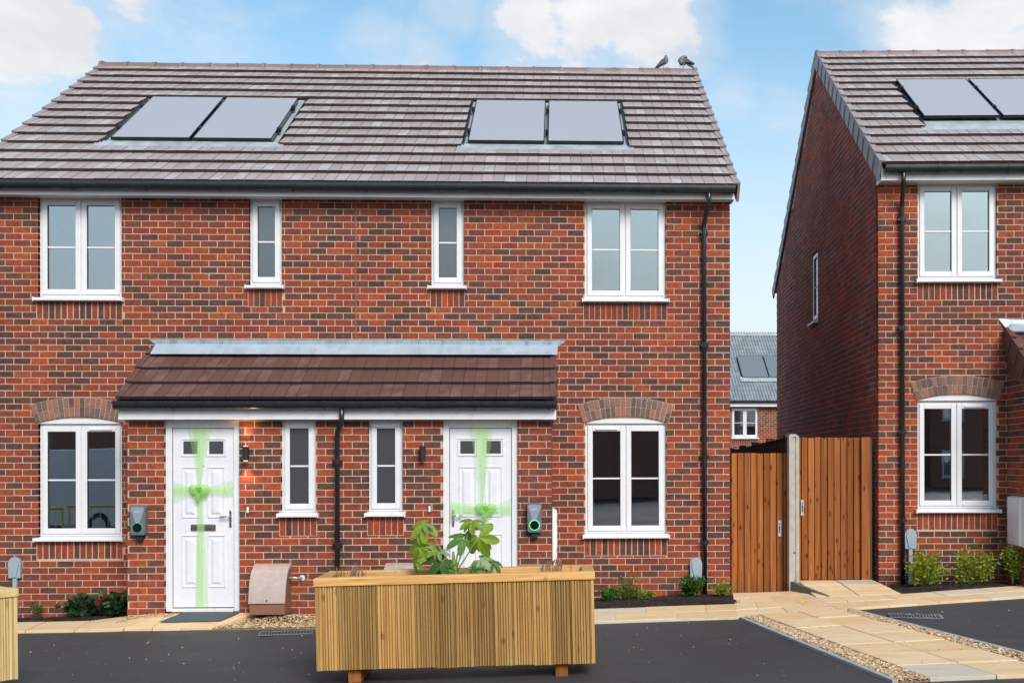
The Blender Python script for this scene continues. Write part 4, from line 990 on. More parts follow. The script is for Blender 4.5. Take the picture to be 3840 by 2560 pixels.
mt = MB().prism([(-4.19, -1.10, rampz(-4.19, -1.10)+.027), (-3.57, -1.10, rampz(-3.57, -1.1)+.027), (-3.46, -.79, rampz(-3.46, -.79)+.027), (-4.06, -.79, rampz(-4.06, -.79)+.027)], [(-4.19, -1.10, rampz(-4.19, -1.10)+.040), (-3.57, -1.10, rampz(-3.57, -1.1)+.040), (-3.46, -.79, rampz(-3.46, -.79)+.040), (-4.06, -.79, rampz(-4.06, -.79)+.040)])
tag(mt.build('door_mat', 'mat_pile'), 'grey-blue door mat on the slab ramp at the left-hand door', 'door mat')

# parked van and site barrier standing behind the photographer, mirrored in the arched window of the left-hand house
plain('van_white', (.74, .75, .76), .3, coat=.5); plain('tyre', (.015, .015, .016), .8); plain('barrier_yellow', (.72, .48, .03), .5); plain('red_lamp', (.45, .02, .02), .3); plain('dark_glass', (.02, .022, .025), .08)
VN = thing('parked_van', 'white panel van parked across the road, mirrored in the arched window left of the doors', 'van', (-13.2, -17.5, gz(-13.2)), R(20))
prof = [(-2.5, .35), (-2.55, .9), (-2.45, 1.15), (-1.75, 1.32), (-1.05, 2.15), (-.7, 2.32), (2.35, 2.36), (2.5, 2.2), (2.52, .4), (2.4, .3), (-2.3, .3)]
MB().prism([(x, -.92, z) for x, z in prof], [(x, .92, z) for x, z in prof]).build('body', 'van_white', VN, bev=.05)
MB().prism([(-1.74, -.80, 1.36), (-1.10, -.76, 2.12), (-1.10, .76, 2.12), (-1.74, .80, 1.36)], [(-1.78, -.80, 1.38), (-1.14, -.76, 2.14), (-1.14, .76, 2.14), (-1.78, .80, 1.38)]).build('windscreen', 'dark_glass', VN)
for sy in (-1, 1):
    MB().prism([(-1.45, sy*.915, 1.38), (-.95, sy*.915, 2.0), (-.25, sy*.915, 2.0), (-.25, sy*.915, 1.38)], [(-1.45, sy*.928, 1.38), (-.95, sy*.928, 2.0), (-.25, sy*.928, 2.0), (-.25, sy*.928, 1.38)]).build('side_window', 'dark_glass', VN)
    MB().box(-2.56, -2.42, sy*.72-.14, sy*.72+.14, .82, 1.02).build('headlight', 'chrome', VN, bev=.02)
    MB().box(2.50, 2.535, sy*.84-.06, sy*.84+.06, .9, 1.5).build('tail_light', 'red_lamp', VN)
    MB().box(-1.55, -1.35, sy*1.0-.08, sy*1.0+.08, 1.3, 1.58).build('mirror', 'rubber_black', VN, bev=.02)
    for wx in (-1.65, 1.6):
        wh = MB().tube([(wx, sy*.76, .34), (wx, sy*.94, .34)], .34, 24).build('wheel', 'tyre', VN)
        MB().tube([(wx, sy*.93, .34), (wx, sy*.95, .34)], .21, 20).build('rim', 'galv', wh)
MB().box(-2.62, -2.40, -.9, .9, .36, .66).build('bumper', 'rubber_black', VN, bev=.03)
for k in range(4):
    bx, by = -13.6+k*1.55, -10.6-.12*k
    t = thing('site_barrier', 'yellow rail barrier across the drive, %s in the row counted from the white van' % ('fourth', 'third', 'second', 'first')[3-k], 'barrier', (bx, by, gz(bx)), R(-4), 'yellow site barriers')
    MB().tube([(0, 0, .98), (1.5, 0, .98)], .028, 8).build('top_rail', 'barrier_yellow', t); MB().tube([(0, 0, .2), (1.5, 0, .2)], .02, 8).build('bottom_rail', 'barrier_yellow', t)
    for x in (.04, 1.46): MB().tube([(x, 0, 0), (x, 0, .98)], .022, 8).box(x-.03, x+.03, -.25, .25, 0, .03).build('leg', 'barrier_yellow', t)
    for j in range(1, 9): MB().tube([(.04+j*.158, 0, .2), (.04+j*.158, 0, .97)], .008, 6).build('bar', 'galv', t)

# ------------------------------------------------------------ gates, posts, fence
def board_mesh(w, h, t=.018, nm='board', mat='gate_wood'):
    m = MB().prism([(0, 0, 0), (w, t*.55, 0), (w, t+.004, 0), (0, t+.004, 0)], [(0, 0, h), (w, t*.55, h), (w, t+.004, h), (0, t+.004, h)]).mesh(nm); m.materials.append(M[mat]); return m
def gate(label, x0, x1, y, z0, z1, n, latch, grp):
    t = thing('garden_gate', label, 'gate', ((x0+x1)/2, y, z0), 0, grp); h = z1-z0; w = (x1-x0)/n; hw = (x1-x0)/2
    me = board_mesh(w-.005, h, .030)
    for i in range(n):
        o = put('board', me, t); o.location = (-hw+i*w, random.uniform(-.004, .004), random.uniform(-.004, .004))
    for z in (.18, h/2, h-.2): MB().box(-hw, hw, .023, .06, z-.045, z+.045).build('rail', 'gate_wood', t)
    lx, lz = latch
    k = MB().box(lx-.018, lx+.018, -.008, .0, lz-.095, lz+.095).build('latch_plate', 'galv', t)
    MB().box(lx-.005, lx+.005, -.016, -.008, lz-.05, lz+.03).tube([(lx, -.008, lz+.055), (lx, -.016, lz+.055)], .008, 8).build('latch_bolt', 'steel_dark', k)
    return t
g1 = gate('orange-brown board gate between the semi-detached house corner and the concrete post', 2.035, 2.650, .125, .128, 1.790, 8, (.262, .77), 'garden gates')
MB().box(.312, .345, -.012, .03, -.01, 1.66).build('gate_stile', 'gate_wood', g1)
g2 = gate('orange-brown board gate between the concrete post and the higher house gable', 2.845, 3.640, .36, .262, 1.978, 10, (-.315, .87), 'garden gates')
t = thing('gate_post', 'brown timber post between the right-hand gate and the brick gable', 'post', (3.70, .33, .23)); MB().box(-.055, .045, 0, .10, 0, 1.75).build('post', 'gate_wood', t, bev=.004); MB().box(.047, .08, .03, .09, 0, 1.74).build('packing_strip', 'fence_wood', t)
cp = MB().prism([(2.690, -.01, .05), (2.812, -.01, .05), (2.812, .105, .05), (2.690, .105, .05)], [(2.690, -.01, 1.975), (2.812, -.01, 1.975), (2.812, .105, 1.975), (2.690, .105, 1.975)])
t = thing('concrete_post', 'grey concrete fence post standing between the two board gates', 'post', (2.751, .045, .10))
MB().box(-.061, -.012, -.055, .06, -.05, 1.88).build('post_half', 'concrete', t, bev=.006); MB().box(-.012, .02, -.043, .06, -.05, 1.88).build('slot', 'concrete', t); MB().box(.02, .061, -.055, .06, -.05, 1.88).build('post_half', 'concrete', t, bev=.006)
MB().add([(-.061, -.055, 1.88), (.061, -.055, 1.88), (.061, .06, 1.88), (-.061, .06, 1.88), (-.03, -.02, 1.91), (.03, -.02, 1.91), (.03, .03, 1.91), (-.03, .03, 1.91)], [(0, 1, 5, 4), (1, 2, 6, 5), (2, 3, 7, 6), (3, 0, 4, 7), (4, 5, 6, 7)]).build('post_cap', 'concrete', t)
MB().tube([(.005, -.05, .52), (.005, -.03, .52)], .009, 8).build('bolt_hole', 'rubber_black', t)
pl_ = MB().prism([(2.705, -.02, .05), (2.755, -.02, .05), (3.035, -.59, .05), (2.99, -.60, .05)], [(2.705, -.02, .285), (2.755, -.02, .285), (3.035, -.59, .185), (2.99, -.60, .185)])
tag(pl_.build('gravel_board', 'concrete_dark', bev=.005), 'dark sloping concrete kerb beside the right-hand gate ramp, at the concrete post foot', 'kerb')
ft = thing('garden_fence', 'shade-darkened timber fence running back from the concrete post behind the left gate', 'fence', (2.79, .14, .15), R(-1.5))
ft.rotation_euler = (-.023, 0, R(-1.5))
bm_ = board_mesh(.106, 1.82, .018, 'board', 'fence_wood')
for i in range(68):
    o = put('board', bm_, ft); o.location = (0, i*.1, 0); o.rotation_euler = (0, 0, R(90))
for i in range(5): MB().box(.0, .10, i*1.33+.6, i*1.33+.7, 0, 1.9).build('post', 'fence_wood', ft)
MB().box(.004, .05, 0, 6.8, 1.5, 1.58).box(.004, .05, 0, 6.8, .3, .38).build('rail', 'fence_wood', ft)
MB().box(-.03, .03, 0, 6.8, 1.822, 1.845).build('capping', 'fence_wood', ft)

# ------------------------------------------------------------ wall fittings
def lamp(x, z, lit, label):
    t = thing('wall_lamp', label, 'lamp', (x, PY, z), 0, 'black up-down lamps by the doors')
    MB().box(-.022, .022, -.03, .002, -.045, .045).build('back_plate', 'rubber_black', t, bev=.003)
    MB().tube([(0, -.062, -.078), (0, -.062, .078)], .034, 14).build('lamp_tube', 'rubber_black', t, smooth=False)
    if lit:
        for s in (-1, 1):
            MB().tube([(0, -.062, s*.0785), (0, -.062, s*.0800)], .024, 12).build('lamp_lens', 'lamp_glow', t)
            L = bpy.data.lights.new('lamp_beam', 'SPOT'); L.energy = 6; L.color = (1, .58, .24); L.spot_size = R(78); L.spot_blend = .8; L.shadow_soft_size = .02
            lo = bpy.data.objects.new('lamp_beam', L); COL.objects.link(lo); lo.parent = t; lo.location = (0, -.062, s*.086); lo.rotation_euler = (R(180) if s > 0 else 0, 0, 0)
lamp(-3.385, 1.787, True, 'small black wall lamp glowing up and down, beside the left-hand door'); lamp(-1.485, 1.789, False, 'small black wall lamp switched off, beside the right-hand door')
for x, z, lb in ((-3.377, 1.175, 'tiny white doorbell under the glowing wall lamp'), (-1.417, 1.180, 'tiny white doorbell under the unlit wall lamp')):
    t = thing('door_bell', lb, 'doorbell', (x, PY, z), 0, 'doorbells'); MB().box(-.016, .016, -.016, .002, -.038, .036).build('base', 'ev_dark', t, bev=.003); MB().box(-.012, .012, -.020, -.015, -.028, .030).build('button', 'upvc', t, bev=.003)
def charger(x, z, ring, label):
    t = thing('car_charger', label, 'charger', (x, PY, z), 0, 'car chargers on the porch wall')
    w, h = .083, .165
    def rr(k, yy, zs=1):                                   # rounded rectangle loop
        P = []
        for cx_, cz_, a0 in ((w*k-.028, h*k-.028, 0), (-w*k+.028, h*k-.028, 90), (-w*k+.034, -h*k+.034, 180), (w*k-.034, -h*k+.034, 270)):
            for i in range(5): a = R(a0+22.5*i); P.append((cx_+.028*math.cos(a), yy, cz_+.028*math.sin(a)))
        return P
    b = MB(); A, B, C_ = rr(1, .0), rr(1, -.075), rr(.95, -.092)
    b.prism(A[::-1], B[::-1]); body = b.build('body', 'ev_dark', t)
    MB().prism(B[::-1], C_[::-1]).build('front_cover', 'ev_dark', t, smooth=False)
    MB().prism([(-.072, -.0935, .125), (-.058, -.0935, .148), (.058, -.0935, .148), (.072, -.0935, .125), (.018, -.0935, -.03), (-.018, -.0935, -.03)], [(-.072, -.091, .125), (-.058, -.091, .148), (.058, -.091, .148), (.072, -.091, .125), (.018, -.091, -.03), (-.018, -.091, -.03)]).build('front_facet', 'ev_grey', t)
    R1 = lambda rad, yy: [(rad*math.cos(2*math.pi*i/28), yy, -.075+rad*math.sin(2*math.pi*i/28)) for i in range(28)]
    MB().prism(R1(.050, -.104), R1(.050, -.090)).build('socket_cover', 'black_panel', t)
    o, i_ = R1(.057, -.101), R1(.0505, -.101); o2, i2 = R1(.057, -.090), R1(.0505, -.090); n = 28
    MB().add(o+i_+o2+i2, [q for k in range(n) for q in ((k, (k+1) % n, n+(k+1) % n, n+k), (k, 2*n+k, 2*n+(k+1) % n, (k+1) % n), (n+k, n+(k+1) % n, 3*n+(k+1) % n, 3*n+k))]).build('light_ring', ring, t)
    MB().box(-.022, .010, -.0945, -.0934, .094, .099).box(-.03, -.024, -.0945, -.0934, .092, .101).build('logo_mark', 'upvc', t)
    MB().tube([(.016+.010*math.cos(R(a)), -.0940, .0965+.010*math.sin(R(a))) for a in range(-100, 121, 20)], .0016, 5).build('logo_arc', 'upvc', t)
    MB().prism([(-.03, -.06, -.225), (.03, -.06, -.225), (.04, -.06, -.166), (-.04, -.06, -.166)], [(-.03, .0, -.225), (.03, .0, -.225), (.04, .0, -.166), (-.04, .0, -.166)]).build('holster', 'rubber_black', t, bev=.005)
charger(-4.525, 1.066, 'green_ring_dim', 'grey car charger with dull green ring, left of the left-hand door') if 'green_ring_dim' in M else None
emis('green_ring_dim', (.03, .30, .12), .25)
charger(-4.525, 1.066, 'green_ring_dim', 'grey car charger with dull green ring, between left-hand door and bay corner of porch')
charger(-.272, 1.079, 'green_ring', 'grey car charger with bright green ring, beside the tall thin white box')
def gasbox(x, z, label, pipe):
    t = thing('gas_meter_box', label, 'meter box', (x, PY, z), 0, 'brown gas meter boxes')
    w = .185; prof = [(.0, .515)] + [(-.30+.30*math.cos(R(a))*1.0 - 0, .30+.215*math.sin(R(a))) for a in (78, 66, 54, 42, 30, 18, 6)]
    prof = [(0, .52), (-.05, .518), (-.11, .500), (-.165, .468), (-.21, .425), (-.245, .37), (-.268, .31), (-.285, .24), (-.305, .125)]
    outer = prof; inner = [(-.300, .118), (-.262, .24), (-.225, .35), (-.15, .44), (0, .49)]
    MB().extx(outer + inner, -w-.008, w+.008).build('lid', 'gas_lid', t, bev=.004)
    MB().extx([(0, .488), (-.14, .432), (-.222, .34), (-.258, .24), (-.288, .13), (-.283, .0), (0, -.02)], -w, w).build('body', 'gas_body', t, bev=.006)
    MB().tube([(0, -.302, .155), (0, -.31, .155)], .008, 8).build('lock', 'rubber_black', t)
    if pipe:
        MB().tube([(w-.02, -.10, .375), (w+.05, -.10, .372), (w+.115, -.075, .366), (w+.12, -.01, .362)], .012, 10).tube([(w+.045, -.1, .372), (w+.06, -.1, .371)], .017, 8).build('pipe', 'galv', t, smooth=True)
        MB().tube([(w+.12, -.006, .362), (w+.12, -.014, .362)], .03, 16).build('pipe_collar', 'upvc', t)
gasbox(-3.10, .075, 'brown plastic gas meter box with pipe, beside the left-hand door ramp', True); gasbox(-1.695, .075, 'brown plastic gas meter box peeping out behind the planter', False)
def cowl(x, y, z, zb, rz, label, boot=False):
    t = thing('cable_cover', label, 'cable box', (x, y, z), rz, 'grey rounded cable covers on the walls')
    w = .073
    P = [(w*math.cos(R(a)), .155+.085*math.sin(R(a))) for a in range(0, 181, 15)] + [(-w*.90, 0), (w*.90, 0)]
    Q = [(p*.93, .01+q*.965) for p, q in P]
    MB().prism([(p, 0, q) for p, q in P], [(p, -.05, q) for p, q in P]).build('housing', 'grey_plastic', t, bev=.004)
    V = [(.055*math.cos(R(a)), .15+.065*math.sin(R(a))) for a in range(0, 181, 15)] + [(-.03, .045), (-.02, .012), (.02, .012), (.03, .045)]
    MB().prism([(p, -.050, q) for p, q in V], [(p*.96, -.062, q) for p, q in V]).build('raised_face', 'grey_plastic', t)
    MB().box(-.024, .024, -.045, 0, zb-z, .0).build('conduit', 'grey_plastic', t, bev=.005)
    if boot: MB().prism([(-.03, 0, zb-z), (.03, 0, zb-z), (.03, -.06, zb-z), (-.03, -.06, zb-z)], [(-.026, 0, zb-z+.2), (.026, 0, zb-z+.2), (.026, -.048, zb-z+.2), (-.026, -.048, zb-z+.2)]).build('boot', 'grey_plastic', t, bev=.006)
cowl(-6.215, 0, .375, -.10, 0, 'grey rounded cable cover left of the arched ground-floor window, above a planter end')
cowl(1.590, 0, .335, .12, 0, 'grey rounded cable cover beside the downpipe at the semi-detached house corner')
o_ = HW @ Vector((.377, 0, .355)); cowl(o_.x, o_.y, o_.z, .20, ROT, 'grey rounded cable cover beside the higher house downpipe', True)
t = thing('meter_cabinet', 'tall thin white meter box on the side of the porch, seen edge-on', 'meter box', (PX1, -.62, .59))
MB().prism([(0, .34, 0), (0, 0, 0), (.050, .02, .03), (.050, .32, .03)], [(0, .34, .585), (0, 0, .585), (.050, .02, .555), (.050, .32, .555)]).build('cabinet', 'upvc_warm', t, bev=.004)
MB().box(.0505, .053, .04, .30, .06, .53).build('cabinet_door', 'upvc_warm', t)
for z in (.45, .12): MB().box(.049, .056, .012, .03, z-.02, z+.02).build('hinge', 'grey_plastic', t)
MB().tube([(.025, .10, .02), (.025, .10, -.5)], .016, 10).build('conduit', 'upvc', t, smooth=True)
o_ = HW @ Vector((RPX, -.16, .41)); t = thing('meter_cabinet', 'white meter box with conduit on the porch side of the higher house', 'meter box', o_, ROT)
MB().prism([(0, 0, 0), (0, -.42, 0), (-.060, -.40, .02), (-.060, -.02, .02)], [(0, 0, .585), (0, -.42, .585), (-.060, -.40, .57), (-.060, -.02, .57)]).build('cabinet', 'upvc_warm', t, bev=.004)
MB().box(-.0635, -.0605, -.37, -.05, .05, .54).build('cabinet_door', 'upvc', t); MB().tube([(-.03, -.12, .02), (-.03, -.12, -.45)], .018, 10).build('conduit', 'upvc', t, smooth=True)

# ------------------------------------------------------------ ribbons tied across the doors
def ribbon(dd, kx, kz, label, lean):
    a, b, c, d, yl = dd; y = yl-.018; kx = a+(b-a)*kx; kz = c+(d-c)*kz
    t = thing('door_ribbon', label, 'ribbon', (kx, y, kz), 0, 'sheer green ribbons on the doors')
    ax, bx, zt, zb = a-kx, b-kx, d-kz, c-kz
    def band(P, Q, mat='sheer_green', n=14, wav=.006):        # cloth between two edge curves
        mb = MB(); V = []
        for i in range(n+1):
            f = i/n
            for j in range(5):
                g_ = j/4; p = Vector(P(f))*(1-g_) + Vector(Q(f))*g_
                V.append((p.x, -.004-wav*(1+math.sin(9*g_+4*f)), p.z))
        mb.add(V, [(i*5+j, i*5+j+1, (i+1)*5+j+1, (i+1)*5+j) for i in range(n) for j in range(4)])
        return mb.build('band', mat, t, smooth=True)
    e = lambda f: f**1.35
    band(lambda f: (lean-.118*e(f) - .018, 0, zt*f), lambda f: (lean+.118*e(f)+.012, 0, zt*f))
    band(lambda f: (lean*.5-.060*e(f)-.015, 0, zt*f), lambda f: (lean+.06*e(f)+.015, 0, zt*f))
    band(lambda f: (-.022-.03*f, 0, zb*f), lambda f: (.026+.012*f, 0, zb*f))
    band(lambda f: (-.018-.03*f, 0, zb*f), lambda f: (.03+.06*f, 0, zb*f))
    band(lambda f: (ax*f, 0, -.03-.11*e(f)), lambda f: (ax*f, 0, .03+.085*e(f))); band(lambda f: (ax*f, 0, -.03-.03*f), lambda f: (ax*f, 0, .02+.04*f))
    band(lambda f: (bx*f, 0, -.035-.04*f), lambda f: (bx*f, 0, .025+.10*e(f))); band(lambda f: (bx*f, 0, -.03-.02*f), lambda f: (bx*f, 0, .0+.04*f))
    random.seed(5)
    kn = MB()
    for an, L, w in ((165, .115, .050), (12, .12, .052), (100, .075, .04), (215, .10, .035), (318, .105, .035), (262, .15, .03)):   # loops and tails of the bow
        an = R(an); c_a, s_a = math.cos(an), math.sin(an); V = []
        for i in range(7):
            f = i/6; wd = w*math.sin(math.pi*min(1, f*.80+.06)); yy = -.022-.045*math.sin(math.pi*f)
            for j in (-1, -.33, .33, 1): V.append((c_a*L*f-s_a*wd*j, yy-.010*(1-abs(j)), s_a*L*f+c_a*wd*j))
        kn.add(V, [(i*4+j, i*4+j+1, i*4+j+5, i*4+j+4) for i in range(6) for j in range(3)])
    kn.build('bow', 'sheer_knot', t, smooth=True)
    sp = MB().tube([(-.02, -.03, -.02), (0, -.045, 0), (.02, -.03, .025)], [.012, .026, .012], 10).build('knot', 'sheer_knot', t, smooth=True)
ribbon(d1, .455, .655, 'sheer green ribbon tied in a bow across the left-hand white door', .0)
ribbon(d2, .585, .545, 'sheer green ribbon tied in a bow across the right-hand white door, behind the leafy plant', -.04)

# ------------------------------------------------------------ planters
def planter(name, label, loc, rz, tilt, W_, D_, wood_m, rim_m, side_boards=True):
    t = thing(name, label, 'planter', loc, 0, 'timber planters on the drive'); t.rotation_euler = (0, tilt, rz)
    H0, H1 = .105, .735                                  # underside and rim underside
    n = round((W_-.05)/.1445); bw_ = (W_-.05)/n
    def deck(w, h):                                      # grooved decking board, front face towards -Y
        prof = [(0, .004), (.003, 0)]; x = .022; gap = (w-.044)/5
        for i in range(5): prof += [(x-.001, 0), (x+.001, .013), (x+.006, .013), (x+.008, 0)]; x += gap
        prof += [(w-.0145, 0), (w-.0125, .013), (w-.0085, .013), (w-.006, 0), (w-.003, 0), (w-.001, .004), (w-.001, .026), (0, .026)]
        return MB().prism([(p, q, 0) for p, q in prof], [(p, q, h) for p, q in prof]).mesh('board')
    me = deck(bw_-.002, H1-H0); me.materials.append(M[wood_m])
    for i in range(n):
        o = put('board', me, t); o.location = (-W_/2+.025+i*bw_, -D_/2, H0+random.uniform(-.004, .004))
        o2 = put('board', me, t); o2.location = (W_/2-.025-i*bw_, D_/2, H0); o2.rotation_euler = (0, 0, math.pi)
    m2 = round((D_-.056)/.1445); bw2 = (D_-.056)/m2; me2 = deck(bw2-.002, H1-H0); me2.materials.append(M[wood_m])
    for i in range(m2):
        o = put('board', me2, t); o.location = (-W_/2+.0, D_/2-.028-i*bw2, H0); o.rotation_euler = (0, 0, R(-90))
        o = put('board', me2, t); o.location = (W_/2, -D_/2+.028+i*bw2, H0); o.rotation_euler = (0, 0, R(90))
    for sx in (-1, 1):
        for sy in (-1, 1): MB().box(sx*W_/2-(.025 if sx > 0 else 0), sx*W_/2+(.025 if sx < 0 else 0), sy*D_/2-(.026 if sy > 0 else 0), sy*D_/2+(.026 if sy < 0 else 0), H0, H1).build('corner_board', wood_m, t)
    rimw = .095
    for (a, b, c, d) in ((-W_/2-.01, W_/2+.01, -D_/2-.012, -D_/2+rimw-.012), (-W_/2-.01, W_/2+.01, D_/2-rimw+.012, D_/2+.012)): MB().box(a, b, c, d, H1, H1+.060).build('rim', rim_m, t, bev=.006)
    for (a, b) in ((-W_/2-.01, -W_/2+rimw-.01), (W_/2-rimw+.01, W_/2+.01)): MB().box(a, b, -D_/2+rimw-.011, D_/2-rimw+.011, H1, H1+.059).build('rim', rim_m, t, bev=.006)
    MB().box(-W_/2+.03, W_/2-.03, -D_/2+.03, D_/2-.03, H0+.02, H1-.02).build('soil_fill', 'soil', t)
    for x in (-W_/2+.27, W_/2-.255):
        MB().box(x-.047, x+.047, -D_/2+.05, D_/2-.05, -.0, H0+.01).build('foot', 'foot_wood', t, bev=.004)
    return t
PLX, PLY = -.772, -4.20
PLT = planter('planter', 'long grooved timber planter with a broad-leaved plant, standing on the drive', (PLX, PLY, gz(PLX)), 0, -.0205, 2.085, .57, 'deck_wood', 'rim_wood')
rz_ = R(52); L_, Dd = 2.085, .57
cor = Vector((-4.135, -4.22)); dr = Vector((math.cos(rz_), math.sin(rz_))); nr = Vector((-math.sin(rz_), math.cos(rz_)))
pc_ = cor - dr*(L_/2) + nr*(Dd/2)
planter('planter', 'pale timber planter standing askew by the arched window of the left-hand house', (pc_.x, pc_.y, gz(pc_.x)), rz_, -.01, L_, Dd, 'pale_wood', 'pale_wood')

# ------------------------------------------------------------ plants
def palmate(n_l=5, name='leaf'):
    mb = MB(); V = [(0, 0, 0)]; N = 57; rings = (.35, .7, 1.0); F = []
    for rg in rings:
        for i in range(N):
            th_ = R(-150+300*i/(N-1)); ph_ = (i/(N-1))*n_l; lobe = abs(math.sin(math.pi*ph_))**1.15
            r_ = (.50+.50*lobe*(1-.30*abs(th_)/R(150)))
            if rg < 1: r_ = .34+(r_-.34)*rg*.9
            rr_ = rg*r_ if rg == 1 else rg*max(r_, .42)
            fold = .10*math.cos(2*math.pi*ph_)*rg
            V.append((rr_*math.sin(th_), rr_*math.cos(th_), -.60*rr_**2 + fold*.5))
    for i in range(N-1): F.append((0, 1+i, 2+i))
    for k in range(2):
        for i in range(N-1): F.append((1+k*N+i, 1+(k+1)*N+i, 2+(k+1)*N+i, 2+k*N+i))
    return mb.add(V, F)
LEAF = {}
for mt_ in ('leaf_lime', 'leaf_mid', 'leaf_pale'):
    m = palmate().mesh('leaf'); m.materials.append(M[mt_]); m.polygons.foreach_set('use_smooth', [True]*len(m.polygons)); LEAF[mt_] = m
random.seed(21)
FP = thing('leafy_plant', 'tall broad-leaved green plant with drooping lobed leaves growing in the planter', 'plant', (-.815, -4.20, .80))
def pet(P, mat='stem_green', r=.0055):
    MB().tube(P, [r*1.3]+[r]*(len(P)-2)+[r*.7], 7).build('petiole', mat, FP, smooth=True)
MB().tube([(0, 0, -.06), (0, 0, .05), (-.008, 0, .14), (-.012, 0, .20)], [.022, .02, .014, .008], 9).build('stem', 'stem_green', FP, smooth=True)
# (leaf base x, y, z), size, heading of the leaf tip in the XZ plane (deg from up, + right), droop toward camera, material
LV = [((-.235, .0, .400), .130, -120, 40, 'leaf_lime'), ((-.225, -.02, .405), .075, 75, 50, 'leaf_pale'), ((-.275, .01, .235), .130, 205, 20, 'leaf_lime'), ((-.265, .0, .245), .075, -25, 50, 'leaf_lime'), ((-.30, .0, .12), .085, 190, 20, 'leaf_lime'),
      ((.120, .02, .425), .085, -105, 60, 'leaf_lime'), ((.135, .0, .425), .100, 100, 55, 'leaf_lime'), ((.065, -.02, .300), .125, -105, 62, 'leaf_mid'), ((.075, .03, .310), .085, 40, 66, 'leaf_mid'), ((.190, -.04, .310), .155, 152, 22, 'leaf_lime'), ((.20, .02, .30), .105, 118, 45, 'leaf_lime'),
      ((-.130, .0, .205), .085, -95, 55, 'leaf_lime'), ((-.110, -.04, .205), .080, 85, 62, 'leaf_pale'), ((-.09, -.05, .135), .135, -122, 40, 'leaf_mid'), ((-.06, -.02, .105), .09, 200, 35, 'leaf_mid'), ((-.15, .02, .09), .10, -150, 35, 'leaf_mid'),
      ((-.12, -.08, .015), .10, -95, 70, 'leaf_mid'), ((.02, -.09, .01), .09, 100, 70, 'leaf_pale'), ((.135, -.02, .070), .095, 60, 55, 'leaf_mid'), ((.20, -.02, .135), .11, 112, 50, 'leaf_pale'), ((.30, .0, .115), .095, 120, 42, 'leaf_mid'), ((.24, -.02, .05), .08, 170, 30, 'leaf_pale')]
for (p, s_, hd, dr_, mt_) in LV:
    o = put('leaf', LEAF[mt_], FP)
    hdv = Vector((math.sin(R(hd)), 0, math.cos(R(hd)))); cd = math.sin(R(dr_))
    yv = (hdv*(1-.35*cd) + Vector((random.uniform(-.2, .2), -.55*cd, 0))).normalized()
    nv = (Vector((0, -.66, .70)) + Vector((random.uniform(-.35, .35), random.uniform(-.3, .3), random.uniform(-.15, .15)))); nv = (nv - yv*nv.dot(yv)).normalized()
    xv = yv.cross(nv)
    o.matrix_basis = Matrix(((xv.x*s_, yv.x*s_, nv.x*s_, p[0]), (xv.y*s_, yv.y*s_, nv.y*s_, p[1]), (xv.z*s_, yv.z*s_, nv.z*s_, p[2]), (0, 0, 0, 1)))
for p, mid in (((-.235, 0, .40), (-.10, .0, .20)), ((-.275, .01, .235), (-.15, 0, .20)), ((-.30, 0, .12), (-.25, .01, .20)), ((.128, .02, .425), (.06, .0, .2)), ((.065, -.02, .30), (.02, 0, .17)), ((.19, -.04, .31), (.085, -.02, .15)), ((-.12, 0, .205), (-.05, 0, .13)), ((-.09, -.05, .135), (-.04, -.02, .08)), ((.20, -.02, .135), (.11, -.01, .065)), ((.30, 0, .115), (.23, 0, .135)), ((-.12, -.08, .015), (-.05, -.05, .02)), ((.135, -.02, .07), (.06, 0, .035)), ((-.15, .02, .09), (-.07, .01, .07))):
    pet([(0, 0, .02), (mid[0]*.55, mid[1], mid[2]*.62), mid, ((mid[0]+p[0])/2+.004, (mid[1]+p[1])/2, (mid[2]+p[2])/2+.012), p])
def heather(x, y, z, w, label, n=46):
    t = thing('heather_plant', label, 'plant', (x, y, z), 0, 'small heathers in the planter')
    st = MB(); lf = MB()
    for _ in range(n):
        a = random.uniform(-w, w); b = random.uniform(-.10, .10); h = random.uniform(.03, .10); dx, dy = random.uniform(-.015, .015), random.uniform(-.015, .015)
        st.tube([(a, b, -.03), (a+dx*.5, b, h*.5), (a+dx, b+dy, h)], .0018, 4)
        for k in range(7):
            f = random.uniform(.35, 1); q = Vector((a+dx*f, b+dy*f, h*f)); s_ = random.uniform(.004, .008); d_ = Vector((random.uniform(-1, 1), random.uniform(-1, 1), random.uniform(0, 1))).normalized()
            e_ = d_.cross(Vector((0, 0, 1))).normalized()*s_*.6; lf.add([q-e_, q+d_*s_*1.6-e_*.2, q+d_*s_*1.6+e_*.2, q+e_], [(0, 1, 2, 3)])
    st.build('stems', 'heather_stem', t, kind='stuff'); lf.build('flower_buds', 'heather', t, kind='stuff')
heather(-1.60, -4.16, .795, .12, 'reddish twiggy heather at the planter end in front of the porch downpipe'); heather(-.06, -4.12, .835, .09, 'pinkish twiggy heather in the planter, below the bright green ringed charger', 34)
